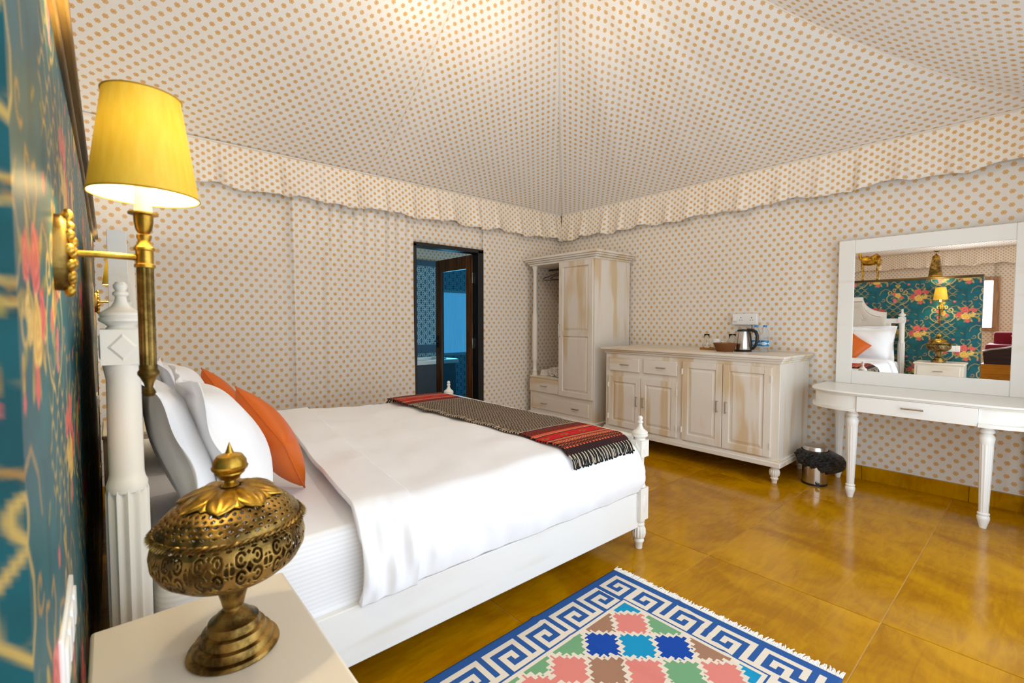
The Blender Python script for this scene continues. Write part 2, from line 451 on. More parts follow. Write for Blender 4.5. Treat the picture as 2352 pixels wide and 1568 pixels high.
# ---- valances
def valance(name, a0, a1, place, seed, label):
    r = random.Random(seed)
    n = int((a1-a0)/.012); nz = 12
    pleats = []; a = a0+.05
    while a < a1: pleats.append((a, r.uniform(.5, 1.3), r.choice((-1, 1)))); a += r.uniform(.2, .34)
    vs = []; uu = []
    for i in range(n+1):
        a = a0+(a1-a0)*i/n
        d0 = 0
        for (p, k, sg) in pleats:
            q = a-p
            if abs(q) < .25:
                d0 += k*(.030*math.exp(-(q/.05)**2)-.016*math.exp(-((q-sg*.05)/.02)**2))
        d0 += .010*math.sin(a*11+seed)
        hem = .012*math.sin(a*8.7+seed*2)+.010*math.sin(a*21+seed)
        for j in range(nz+1):
            h = j/nz
            z = EAVE+.01-(.335+hem)*h
            d = .035+h**1.3*(.028+d0*1.35)+(d0*.15)
            vs.append(place(a, d, z)); uu.append((a*1.04, z))
    mb = MB().add(vs, grid_faces(n+1, nz+1))
    o = make(name, mb, FAB_VAL, uvs=uu, solid=.002, angle=50)
    mstruct(o, label)
    band = MB()
    band.tube([place(a, .036, EAVE+.004) for a in np.linspace(a0, a1, 60)], .009, 6)
    make('piping', band, SEAM, o)
valance('trim_1', XL+.03, XB-.05, lambda a, d, z: (a, YA-d, z), 3, 'gathered block-print valance along back wall')
valance('trim_2', YF, YA-.05, lambda a, d, z: (XB-d, a, z), 5, 'gathered block-print valance along right wall')
valance('trim_3', YF, YA, lambda a, d, z: (XL+d, a, z), 8, 'gathered valance above sitting area window')

# ---- skirting of stone tiles
for nm, horiz, a0, a1 in (('baseboard_right', False, YF, YA), ('baseboard_back', True, DX1+.02, XB), ('baseboard_rear', True, XL, DX0-.02)):
    b = struct(nm, 'yellow limestone skirting tiles')
    a = a0; first = True
    while a < a1-.01:
        e = min(a1, a+(.61 if not first else .55)); first = False
        w = e-a-.003
        t = MB().box(-.01, .01, -w/2, w/2, 0, .108)
        make('tile', t, TILE, b, loc=((a+e)/2, YA-.006, 0) if horiz else (XB-.006, (a+e)/2, 0), rot=(0, 0, PI/2) if horiz else None, smooth=False, bevel=.001)
        a = e

# ---- teal papered partition
PX, PY0, PY1, PZ, PT = -.066, .65, 4.12, 1.79, .13
def paint_tile():
    res = .0025; nu, nv = 200, 212
    U, V = np.meshgrid((np.arange(nu)+.5)*res, (np.arange(nv)+.5)*res, indexing='ij')
    L = lambda *c: np.array(lin(*c)[:3])
    n = hash_noise(U*14, V*13.2, 3)+.5*hash_noise(U*40, V*37.7, 4)
    img = L(0, 84, 93)[None, None]*(1+.55*n[..., None])
    shifts = [(a*.5, a*.265+b*.53) for a in (-1, 0, 1) for b in (-2, -1, 0, 1, 2)]
    gold, gold2 = L(206, 172, 92), L(190, 140, 60)
    def blend(m, c):
        nonlocal img
        img = img*(1-m[..., None])+m[..., None]*np.asarray(c)
    def stroke(pts, w, c, al=.9):
        best = np.full(U.shape, 9.)
        P = np.array(pts)
        for sx, sy in shifts:
            for i in range(len(P)-1):
                ax, ay = P[i]+np.array([sx, sy]); bx, by = P[i+1]+np.array([sx, sy])
                if max(ax, bx) < -.05 or min(ax, bx) > .55 or max(ay, by) < -.05 or min(ay, by) > .58: continue
                dx, dy = bx-ax, by-ay
                t = np.clip(((U-ax)*dx+(V-ay)*dy)/(dx*dx+dy*dy+1e-12), 0, 1)
                best = np.minimum(best, np.hypot(U-ax-t*dx, V-ay-t*dy))
        blend(np.clip((w-best)/.0025+.5, 0, 1)*al, c)
    def blob(cx, cy, rx, ry, rot, fn):
        for sx, sy in shifts:
            if not (-.1 < cx+sx < .6 and -.1 < cy+sy < .63): continue
            dx, dy = U-cx-sx, V-cy-sy
            a = (dx*math.cos(rot)+dy*math.sin(rot))/rx; b = (-dx*math.sin(rot)+dy*math.cos(rot))/ry
            r = np.hypot(a, b); th = np.arctan2(b, a)
            m, c = fn(r, th)
            blend(m, c)
    def rose(cx, cy, R, c1, c2, rot=0):
        def fn(r, th):
            edge = 1+.1*np.cos(5*th+rot)
            m = np.clip((edge-r)*R/.003+.5, 0, 1)
            k = .5+.5*np.sin(r*11-2*th+1.2*np.sin(3*th+rot))
            return m*.97, L(*c1)*(k[..., None])+L(*c2)*(1-k[..., None])
        blob(cx, cy, R, R*.9, rot, fn)
    def leaf(cx, cy, l, w, rot, c):
        blob(cx, cy, l, w, rot, lambda r, th: (np.clip((1-r)*w/.002+.5, 0, 1)*.9, L(*c)*(.8+.3*np.cos(th*2))[..., None]))
    # trellis patch below each small posy
    tc = (.25, .07)
    for sx, sy in shifts:
        du, dv = U-tc[0]-sx, V-tc[1]-sy
        fade = np.clip((.155-np.hypot(du*.95, dv*.85))/.03, 0, 1)
        p = .098
        a = np.abs(np.mod(du/p+.25*0, 1)-.5); 
        og = np.abs(np.mod(du/p+.21*np.sin(dv/p*2*PI)*0.0+.5*np.cos(dv/p*PI)**1*0, 1)-.5)
        dw = du+.012*np.sin(4*PI*dv/p)*np.sign(np.sin(2*PI*du/p))*0; c1 = np.cos(2*PI*du/p)+np.cos(2*PI*dv/p)+.35*np.cos(4*PI*du/p)*np.cos(2*PI*dv/p)
        m = np.clip((.22-np.abs(c1))/.12, 0, 1)*fade
        blend(m*.8, gold)
        kn = np.clip((.011-np.hypot(np.mod(du+p/4, p/2)-p/4, np.mod(dv+p/4, p/2)-p/4)*1.0)/.003, 0, 1)*fade*(np.abs(c1) < .3)
        blend(kn*.8, gold2)
    # scrolls round the small posy
    def spiral(cx, cy, r0, r1, a0, a1, n=22):
        return [(cx+(r0+(r1-r0)*i/n)*math.cos(a0+(a1-a0)*i/n), cy+(r0+(r1-r0)*i/n)*math.sin(a0+(a1-a0)*i/n)) for i in range(n+1)]
    cx, cy = .25, .29
    for m in (-1, 1):
        f = lambda pts: [(cx+m*(x-cx), y) for x, y in pts]
        stroke(f(spiral(cx+.085, cy+.045, .008, .036, 4.6, -2.4)), .005, gold)
        stroke(f(spiral(cx+.035, cy+.085, .006, .026, 4.2, -1.6)), .0045, gold)
        stroke(f([(cx+.1, cy+.01), (cx+.128, cy-.03), (cx+.125, cy-.075), (cx+.09, cy-.115), (cx+.03, cy-.14)]), .0045, gold)
        stroke(f([(cx+.05, cy+.02), (cx+.1, cy+.085), (cx+.15, cy+.1), (cx+.2, cy+.06), (cx+.215, cy+.01)]), .004, gold2, .7)
        stroke(f(spiral(cx+.17, cy-.06, .006, .03, 0, 5.6)), .004, gold2, .8)
        leaf(cx+m*.06, cy-.03, .026, .011, -.7*m, (140, 140, 70)); leaf(cx+m*.03, cy-.075, .024, .010, 1.2*m, (122, 128, 78))
        leaf(cx+m*.012, cy+.135, .026, .012, (PI/2-.6*m), (214, 170, 70))
        stroke(f([(cx, cy+.12), (cx+.02, cy+.1), (cx+.03, cy+.06)]), .004, gold2)
    leaf(cx-.03, cy-.05, .03, .02, .3, (150, 146, 90)); leaf(cx-.01, cy-.08, .026, .018, 2.2, (138, 136, 84))
    rose(cx+1.05*(+.035), cy+1.05*(+.022), 1.08*.026, (226, 120, 108), (190, 60, 66), .4)
    rose(cx+1.05*(-.004), cy+1.05*(+.0), 1.08*.036, (236, 196, 96), (206, 150, 50), 1.1)
    rose(cx+1.05*(-.045), cy+1.05*(-.028), 1.08*.02, (222, 110, 100), (190, 60, 66), 2)
    rose(cx+1.05*(+.032), cy+1.05*(-.062), 1.08*.023, (232, 120, 112), (196, 60, 70), .8); rose(cx+1.05*(+.028), cy+1.05*(-.095), 1.08*.017, (236, 140, 130), (196, 70, 76), .3)
    # large bouquet
    bx, by = .0, .29-.01
    K = 1.2
    for k in range(11):
        a = k*2*PI/11+.3; leaf(bx+K*.085*math.cos(a), by+K*.07*math.sin(a), K*.034, K*.011, a, (188, 158, 84) if k % 2 else (132, 134, 76))
    for m in (-1, 1):
        stroke([(bx+m*(x), by+y) for x, y in spiral(.105, -.02, .008, .036, 2.2, -3.6)], .0045, gold)
        stroke([(bx+m*x, by+y) for x, y in ((.02, .1), (.05, .14), (.04, .175), (.015, .165))], .004, gold2)
    rose(bx+K*(-.058), by+K*(+.04), K*.027, (230, 118, 108), (186, 54, 62), .2); rose(bx+K*(+.062), by+K*(-.01), K*.03, (228, 100, 96), (180, 46, 60), 1.4)
    rose(bx+K*(+.012), by+K*(+.042), K*.040, (234, 120, 106), (196, 60, 62), .9); rose(bx+K*(-.045), by+K*(-.012), K*.03, (240, 206, 120), (204, 160, 72), 2.2)
    rose(bx+K*(+.008), by+K*(-.03), K*.041, (240, 200, 104), (208, 156, 58), .5); rose(bx+K*(-.008), by+K*(-.082), K*.022, (228, 110, 98), (196, 70, 66), 1)
    # buds hanging between
    rose(.125, .45, .016, (230, 120, 110), (200, 70, 70), .1); leaf(.375, .47, .022, .012, 1.5, (206, 160, 70))
    rose(.375, .44, .011, (230, 120, 110), (200, 70, 70), .1)
    for q in range(6): leaf(.5*q/6+.04, .012+.004*(q % 2), .018, .007, .6*(-1)**q, (150, 140, 70))
    return np.clip(img, 0, 1)
TILEIMG = paint_tile()
def sample_tile(u, v):
    c = np.floor(u/.5); lu = u-c*.5; lv = np.mod(v-c*.265, .53)
    x = lu/.0025-.5; y = lv/.0025-.5
    i = np.clip(x, 0, 198.99); j = np.clip(y, 0, 210.99)
    i0 = i.astype(int); j0 = j.astype(int); fi = (i-i0)[..., None]; fj = (j-j0)[..., None]
    T = TILEIMG
    return T[i0, j0]*(1-fi)*(1-fj)+T[i0+1, j0]*fi*(1-fj)+T[i0, j0+1]*(1-fi)*fj+T[i0+1, j0+1]*fi*fj
def paper_sheet(name, parent, fn, u0, u1, u_off, step=.005):
    nu = max(2, int(round((u1-u0)/step))+1); nv = int(PZ/step)+1
    U, V = np.meshgrid(np.linspace(u0, u1, nu), np.linspace(0, PZ, nv), indexing='ij')
    P = fn(U, V).reshape(-1, 3)
    I = np.arange(nu*nv).reshape(nu, nv)
    F = np.stack([I[:-1, :-1], I[1:, :-1], I[1:, 1:], I[:-1, 1:]], -1).reshape(-1, 4)
    me = bpy.data.meshes.new(name)
    me.vertices.add(len(P)); me.vertices.foreach_set('co', P.astype(np.float32).ravel())
    me.loops.add(F.size); me.loops.foreach_set('vertex_index', F.astype(np.int32).ravel())
    me.polygons.add(len(F)); me.polygons.foreach_set('loop_start', np.arange(0, F.size, 4, dtype=np.int32))
    me.update(calc_edges=True); me.validate(); me.shade_smooth()
    me.materials.append(PAPER)
    C = sample_tile(U+u_off, V+.07).reshape(-1, 3)
    set_vert_colors(me, np.concatenate([C, np.ones((len(C), 1))], 1))
    o = bpy.data.objects.new(name, me); COL.objects.link(o); o.parent = parent
    return o
part = struct('wall_partition', 'freestanding partition papered in teal with gold trellis and rose bouquets')
PLASTER = plain('partition_core_board', lin(150, 140, 120), .8)
make('core', MB().box(PX-PT+.004, PX-.004, PY0+.004, PY1-.004, 0, PZ-.004), PLASTER, part)
bul = lambda U, V: .0056+.0035*np.sin(U*2.3+V*2.1)+.002*np.sin(V*7+U*3)
paper_sheet('wallpaper', part, lambda U, V: np.stack([PX+bul(U, V)*np.clip((U-PY0)/.3, 0, 1), U, V], -1), PY0, PY1, .20)
paper_sheet('wallpaper', part, lambda U, V: np.stack([PX-U, np.full_like(U, PY0), V], -1), 0, PT, -.15)
paper_sheet('wallpaper', part, lambda U, V: np.stack([PX-PT+0*U, PY1-U, V], -1), 0, PY1-PY0, .1, .02)
CAPM = wood('dark_gilt_capping', lin(40, 30, 16), lin(120, 92, 40), 'y', .4)
make('capping', MB().box(PX-PT-.008, PX+.03, PY0-.004, PY1+.012, PZ-.012, PZ+.008).box(PX-PT-.006, PX+.016, PY0-.002, PY1+.01, PZ-.03, PZ-.010), CAPM, part, bevel=.004)
make('end_strip', MB().box(PX-PT-.004, PX+.006, PY1, PY1+.012, 0, PZ), CAPM, part, bevel=.002)

# ---- sitting-room window
win = struct('window_1', 'bright window with brown wooden frame in far wall')
f = MB()
fw = .1
for (y0, y1, z0, z1) in ((WY0-fw, WY1+fw, WZ0-fw*.6, WZ0), (WY0-fw, WY1+fw, WZ1, WZ1+fw*.8), (WY0-fw, WY0, WZ0, WZ1), (WY1, WY1+fw, WZ0, WZ1)):
    f.box(XL-.05, XL+.035, y0, y1, z0, z1)
make('window_frame', f, WINWOOD, win, bevel=.004)
t = NT('frosted_window_glass'); n = t.noise(t.coord(), 60, 2)
t.fin(t.mix(n, (.9, .95, 1, 1), (1, 1, 1, 1)), .3, Emission_Color=(.93, .97, 1, 1), Emission_Strength=1.6)
PANEGLOW = t.m
make('pane', MB().box(XL-.03, XL-.02, WY0, WY1, WZ0, WZ1), PANEGLOW, win)

# ================================================================== BATHROOM behind the door
BY1 = 6.3; BX0, BX1 = .9, 5.4
def star_tiles():
    t = NT('blue_star_wall_tiles'); c = t.coord()
    sx = t.new('ShaderNodeSeparateXYZ'); t.l.new(c, sx.inputs[0])
    p = .145
    def star(off):
        a = t.math('SUBTRACT', t.math('FRACT', t.math('ADD', t.math('DIVIDE', sx.outputs[0], p), off)), .5)
        b = t.math('SUBTRACT', t.math('FRACT', t.math('ADD', t.math('DIVIDE', sx.outputs[2], .12), off)), .5)
        th = t.math('ARCTAN2', b, a); r = t.math('SQRT', t.math('ADD', t.math('MULTIPLY', a, a), t.math('MULTIPLY', b, b)))
        k = t.math('COSINE', t.math('MULTIPLY', th, 6))
        return t.step(t.math('SUBTRACT', t.math('MULTIPLY_ADD', k, .22, .24), r), -.015, .03), t.step(r, .4, .5)
    s1, _ = star(0.); s2, _ = star(.5)
    s = t.math('MAXIMUM', s1, s2)
    n = t.noise(c, 4, 2)
    col = t.mix(s, t.mix(n, lin(20, 84, 112), lin(36, 120, 150)), lin(170, 202, 210))
    return t.fin(col, .3)
STAR = star_tiles()
wbb = mstruct(make('wall_bathroom_back', MB().box(BX0, BX1, BY1+.004, BY1+.1, 0, 2.17), GROUT), 'bathroom wall of blue and white star tiles')
PLAINT = plain('plain_blue_tile', lin(22, 84, 112), .3)
rows = [(.03, .27), (.27, .51), (.51, .75), (.75, .88)]+[(.88+.24*k, 1.12+.24*k) for k in range(5)]+[(2.08, 2.17)]
for z0_, z1_ in rows:
    star = abs(z1_-z0_-.24) < .01
    for c_ in range(11):
        h_ = (z1_-z0_)/2-.0015
        make('tile', MB().box(-.1435, .1435, -.004, .006, -h_, h_), STAR if star else PLAINT, wbb, loc=(2.3+.29*c_, BY1, (z0_+z1_)/2), smooth=False)
mb = MB(); uvs = []
cloth_rect(mb, uvs, lambda u, z: (u, BY1+.06, z), BX0, BX1, 2.16, 2.9, .2); 
mstruct(make('wall_bathroom_upper', mb, FAB_WALL, uvs=uvs, solid=.01), 'block-print cloth above bathroom tiles')
BLUEP = plain('blue_bathroom_plaster', lin(60, 130, 160), .6)
mstruct(make('wall_bathroom_left', MB().box(BX0-.1, BX0, YA+.12, BY1, 0, 2.9), BLUEP))
mstruct(make('wall_bathroom_right', MB().box(BX1, BX1+.1, YA+.12, BY1, 0, 2.9), BLUEP))
mb = MB(); uvs = []
cloth_rect(mb, uvs, lambda u, z: (u, YA+.05+z, 2.62-.12*z), BX0, BX1, 0, BY1-YA, .3, .3)
mstruct(make('ceiling_bathroom', mb, FAB_ROOF, uvs=uvs, solid=.01), 'block-print cloth ceiling of bathroom')
mstruct(make('floor_bathroom', MB().box(BX0, BX1, YA+.05, BY1, -.06, -.002), plain('grey_bathroom_stone', lin(70, 78, 84), .3)), 'grey stone bathroom floor')
bw = struct('window_2', 'blue-lit bathroom window')
t = NT('blue_frosted_window'); n = t.noise(t.scale(t.coord(), (50, 1, .4)), 2, 2)
t.fin(t.mix(n, lin(110, 190, 240), lin(160, 215, 250)), .4, Emission_Color=(.36, .70, .95, 1), Emission_Strength=.95)
make('pane', MB().box(3.98, 5.25, BY1-.03, BY1-.006, .74, 1.69), t.m, bw)
fr = MB()
for q in ((3.93, 5.3, 1.69, 1.73), (3.93, 5.3, .70, .74), (3.93, 3.98, .74, 1.69), (5.25, 5.3, .74, 1.69)): fr.box(q[0], q[1], BY1-.05, BY1-.001, q[2], q[3])
make('window_frame', fr, plain('white_window_paint', lin(180, 205, 215), .4), bw)
tub = thing('bathtub', 'dark grey panelled bathtub with white rim in bathroom', 'bathtub', (3.25, 5.95, 0))
make('panel', MB().box(-.75, .55, -.3, .3, 0, .64), plain('dark_tub_panel', lin(62, 64, 70), .4), tub, bevel=.01)
r = MB(); ro = [(-.78, -.33), (.58, -.33), (.58, .33), (-.78, .33)]; ri = [(-.66, -.22), (.46, -.22), (.46, .22), (-.66, .22)]
for z0, z1 in ((.64, .70),):
    for i in range(4):
        a, b = ro[i], ro[(i+1) % 4]; c, d = ri[(i+1) % 4], ri[i]
        r.frustum([(a[0], a[1], z0), (b[0], b[1], z0), (c[0], c[1], z0), (d[0], d[1], z0)], [(a[0], a[1], z1), (b[0], b[1], z1), (c[0], c[1], z1), (d[0], d[1], z1)])
make('rim', r, CERAMIC, tub, bevel=.008)
make('basin', MB().box(-.67, .47, -.23, .23, .63, .655), CERAMIC, tub)
make('tap', MB().tube([(-.2, .27, .69), (-.2, .27, .78), (-.2, .2, .8), (-.2, .15, .77)], .014, 8), BLACKP, tub)

# ---- bathroom door: jamb + open leaf
d1 = struct('door_1', 'open teak bathroom door with blue frosted glass in black frame')
j = MB()
j.box(DX0-.004, DX0+.028, YA-.012, YA+.12, 0, DZ); j.box(DX1-.07, DX1+.006, YA-.012, YA+.12, 0, DZ); j.box(DX0-.004, DX1+.006, YA-.012, YA+.12, DZ-.028, DZ+.014)
make('door_frame', j, BLACKM, d1, bevel=.003)
make('threshold', MB().box(DX0, DX1, YA-.01, YA+.12, -.002, .012), GROUT, d1)
lw, lh = .78, 1.985
hingeP = (DX1-.075, YA+.10, .012)
leaf = MB()
stw = .13
leaf.box(-lw, -lw+stw, 0, .036, 0, lh); leaf.box(-.10-.02, 0, 0, .036, 0, lh)
leaf.box(-lw+stw, -.12, 0, .036, lh-.15, lh); leaf.box(-lw+stw, -.12, 0, .036, 0, .2)
LEAF = make('door_leaf', leaf, DOORWOOD, d1, loc=hingeP, rot=(0, 0, -math.radians(90)), bevel=.003)
t = NT('blue_reeded_glass'); st = t.noise(t.scale(t.coord(), (60, 60, 1.2)), 2, 3)
tr = t.new('ShaderNodeBsdfTransparent'); tr.inputs[0].default_value = (.45, .76, .88, 1)
t.fin(t.mix(st, lin(20, 90, 130), lin(50, 140, 180)), .25)
mx = t.new('ShaderNodeMixShader'); t.put(mx.inputs[0], t.math('MULTIPLY_ADD', st, .25, .18)); t.l.new(tr.outputs[0], mx.inputs[1]); t.l.new(t.b.outputs[0], mx.inputs[2]); t.l.new(mx.outputs[0], t.out.inputs[0])
make('pane', MB().box(-lw+stw-.005, -.115, .014, .022, .195, lh-.145), t.m, LEAF)
hd = MB().tube([(-lw+.05, -.004, .98), (-lw+.05, -.05, .98), (-lw+.17, -.052, .98)], .009, 8); hd.box(-lw+.025, -lw+.075, -.008, 0, .9, 1.05)
make('handle', hd, BLACKP, LEAF)
for z in (.98, 1.03): make('screw', MB().ball((-lw-.001, .018, z), .008, 8), BRASS, LEAF)
for z in (.25, .98, 1.72): make('hinge', MB().box(-.004, .022, -.012, .002, z-.06, z+.06), CHROME, LEAF, bevel=.002)

# ================================================================== BED
BL = (0.0, 1.475, 0)        # near head post axis on the floor
BWID = 1.92                 # post to post
BROT = math.radians(-.35)
bed = thing('bed', 'white wooden double bed with turned posts and beige upholstered headboard', 'bed', BL, (0, 0, BROT))
def block(mb, w, z0, z1, c): mb.box(c[0]-w/2, c[0]+w/2, c[1]-w/2, c[1]+w/2, z0, z1)
def diamonds(mb, w, z0, z1, c):
    zc = (z0+z1)/2; h = min(w*.8, (z1-z0)*.42); e = .0035
    for sx, sy in ((0, -1), (1, 0), (-1, 0), (0, 1)):
        if sy: rings = [[(c[0]+q*w*.38*k, c[1]+sy*(w/2+d), zc+p*h*k) for q, p in ((-1, 0), (0, -1), (1, 0), (0, 1))] for k, d in ((1, -.001), (.72, e))]
        else: rings = [[(c[0]+sx*(w/2+d), c[1]+q*w*.38*k, zc+p*h*k) for q, p in ((-1, 0), (0, -1), (1, 0), (0, 1))] for k, d in ((1, -.001), (.72, e))]
        mb.frustum(*rings)
FINIAL = [(.0005, .135), (.010, .133), (.016, .122), (.015, .112), (.011, .104), (.017, .098), (.018, .090), (.012, .084), (.014, .068), (.022, .050), (.038, .036), (.046, .030), (.048, .022), (.044, .016), (.049, .010), (.048, .002), (.036, -.008), (.030, -.016), (.040, -.03)]
def head_post(y):
    c = (.024, y); m = MB()
    m.lathe([(r*.88, 1.2465+z*.715) for r, z in FINIAL][::-1], 28, c)
    block(m, .080, 1.145, 1.228, c); diamonds(m, .080, 1.145, 1.228, c)
    m.lathe([(.034, 0), (.034, .83), (.040, .835), (.041, .852), (.036, .866), (.034, .88), (.034, 1.0), (.033, 1.11), (.036, 1.125), (.039, 1.147)], 28, c)
    # fluted drum on lower part
    m.lathe([(.041, .24), (.0425, .30), (.0425, .83), (.039, .85)], 60, c, flute=(.29, .835, 12, .18))
    block(m, .09, 0.0, .26, c)
    return make('head_post', m, WB_Z, bed, bevel=0)
def foot_post(y):
    c = (2.185, y); m = MB()
    m.lathe([(r*.86, .623+z*.82) for r, z in FINIAL][::-1], 28, c)
    block(m, .068, .513, .603, c); diamonds(m, .068, .513, .603, c)
    m.lathe([(.024, .34), (.034, .345), (.030, .362), (.021, .380), (.024, .388), (.031, .41), (.032, .43), (.028, .452), (.023, .468), (.024, .50), (.030, .515)], 28, c)
    block(m, .070, .165, .342, c); diamonds(m, .070, .165, .342, c)
    m.lathe([(.0195, 0), (.022, .03), (.029, .04), (.029, .048), (.022, .058), (.024, .062)], 28, c)
    m.lathe([(.026, .058), (.036, .068), (.0385, .09), (.036, .112), (.028, .128)], 56, c, flute=(.06, .12, 14, .12))
    m.lathe([(.026, .122), (.031, .13), (.031, .14), (.028, .146), (.032, .152), (.033, .167)], 28, c)
    return make('foot_post', m, WB_Z, bed)
head_post(0); head_post(BWID); foot_post(0); foot_post(BWID)
for y in (-.012, BWID-.012):
    make('side_rail', MB().box(.03, 2.165, y, y+.028, .122, .318), WB_X, bed, bevel=.004)
make('foot_rail', MB().box(2.17, 2.2, .03, BWID-.03, .165, .33), WB_Y, bed, bevel=.004)
fb = MB().box(2.175, 2.195, .03, BWID-.03, .33, .58); make('footboard', fb, WB_Y, bed, bevel=.003)
make('foot_top_rail', MB().box(2.165, 2.205, .03, BWID-.03, .575, .622), WB_Y, bed, bevel=.007)
make('slat_base', MB().box(.06, 2.17, .016, BWID-.03, .2, .235), WB_Y, bed)
# headboard: stepped, arched outline
def arch(off, ybase):
    cy = BWID/2; Z0, Z1 = 1.30-off, 1.535-off
    pts = []
    h0, h1 = cy-.48, cy-.775+off     # flat half width .48, curve foot .775
    left = []
    for i in range(13):
        a = i/12; # concave quarter: from foot (outer, low) to flat (inner, high)
        yy = h1+(h0-h1)*math.sin(a*PI/2)**1.0; zz = Z1-(Z1-Z0)*(1-(1-math.cos(a*PI/2)))
        left.append((yy, Z0+(Z1-Z0)*(1-math.cos(a*PI/2))))
    pts = [(h1, ybase)]+left+[(2*cy-y, z) for y, z in left[::-1]]+[(2*cy-h1, ybase)]
    return pts
panel = arch(.0, .3)
fr = MB()
outer, inner = arch(0, .3), arch(.065, .3)
inner = [(y, z) for y, z in inner]
n = len(outer)
for i in range(n-1):
    a, b, c, d = outer[i], outer[i+1], inner[i+1], inner[i]
    fr.frustum([(.0, *a), (.0, *b), (.0, *c), (.0, *d)], [(.048, *a), (.048, *b), (.048, *c), (.048, *d)])
make('headboard_frame', fr, WB_Z, bed, smooth=False, bevel=.003)
for y0, y1 in ((.03, .20), (BWID-.20, BWID-.03)): make('headboard_shoulder', MB().box(.0, .045, y0, y1, 1.135, 1.205), WB_Y, bed, bevel=.004)
for y0, y1 in ((.125, .19), (BWID-.19, BWID-.125)): make('headboard_stile', MB().box(.0, .045, y0, y1, .3, 1.14), WB_Z, bed, bevel=.004)
# tufted panel
ny, nz = 90, 70; vs = []
ya, yb = .245, BWID-.245
btn = []
for r_ in range(5):
    for k in range(7):
        yy = BWID/2+(k-3)*.2+(.1 if r_ % 2 else 0); zz = .62+r_*.19
        btn.append((yy, zz))
top = lambda y: np.interp(y, [p[0] for p in inner[1:-1]], [p[1] for p in inner[1:-1]])
for i in range(ny):
    y = .185+(BWID-.37)*i/(ny-1)
    tz = top(y)+.004
    for j in range(nz):
        z = .3+(tz-.3)*j/(nz-1)
        e = min(1, min((y-.185)/.03, (BWID-.185-y)/.03, (tz-z)/.03+.02))
        d = .058*math.sqrt(max(0, e*(2-e)))
        for (by, bz) in btn:
            q = (y-by)**2+(z-bz)**2
            if q < .02: d -= .014*math.exp(-q/.0011)
        vs.append((.008+d, y, z))
UP = make('upholstered_panel', MB().add(vs, grid_faces(ny, nz)), UPHOL, bed, solid=-.006)
for (by, bz) in btn:
    if bz < top(by)-.06 and .22 < by < BWID-.22: make('button', MB().ball((.054, by, bz), .013, 10, .8, 6), UPHOL, UP)

# mattress with striped sheet
def rounded_slab(x0, x1, y0, y1, z0, z1, r, n=5, bulge=.0):
    def ring(z, ins):
        pts = []
        for cx, cy, a0 in ((x1-r, y1-r, 0), (x0+r, y1-r, PI/2), (x0+r, y0+r, PI), (x1-r, y0+r, 1.5*PI)):
            for k in range(n+1):
                a = a0+PI/2*k/n; pts.append((cx+(r-ins)*math.cos(a), cy+(r-ins)*math.sin(a), z))
        return pts
    e = .045
    lv = [(z0, .02)]+[(z0+e*(1-math.cos(a)), e*(1-math.sin(a))*.6) for a in np.linspace(.3, PI/2, 4)]
    for q in np.linspace(.15, .85, 5): lv.append((z0+(z1-z0)*q, -bulge*math.sin(PI*q)))
    lv += [(z1-e*(1-math.sin(a)), e*(1-math.cos(a))*.6) for a in np.linspace(0, PI/2, 5)]
    R = [ring(z, i) for z, i in lv]; m = len(R[0]); mb = MB()
    vs = [p for q in R for p in q]
    fs = [(i*m+k, i*m+(k+1) % m, (i+1)*m+(k+1) % m, (i+1)*m+k) for i in range(len(R)-1) for k in range(m)]
    fs += [tuple(range(m-1, -1, -1)), tuple((len(R)-1)*m+k for k in range(m))]
    return mb.add(vs, fs)
MT = rounded_slab(.075, 2.15, .016, BWID-.013, .235, .575, .05, 5, .006)
tag(make('mattress', MT, SHEET, loc=BL, rot=(0, 0, BROT), angle=50), 'mattress in white striped sheet on the bed', 'mattress')

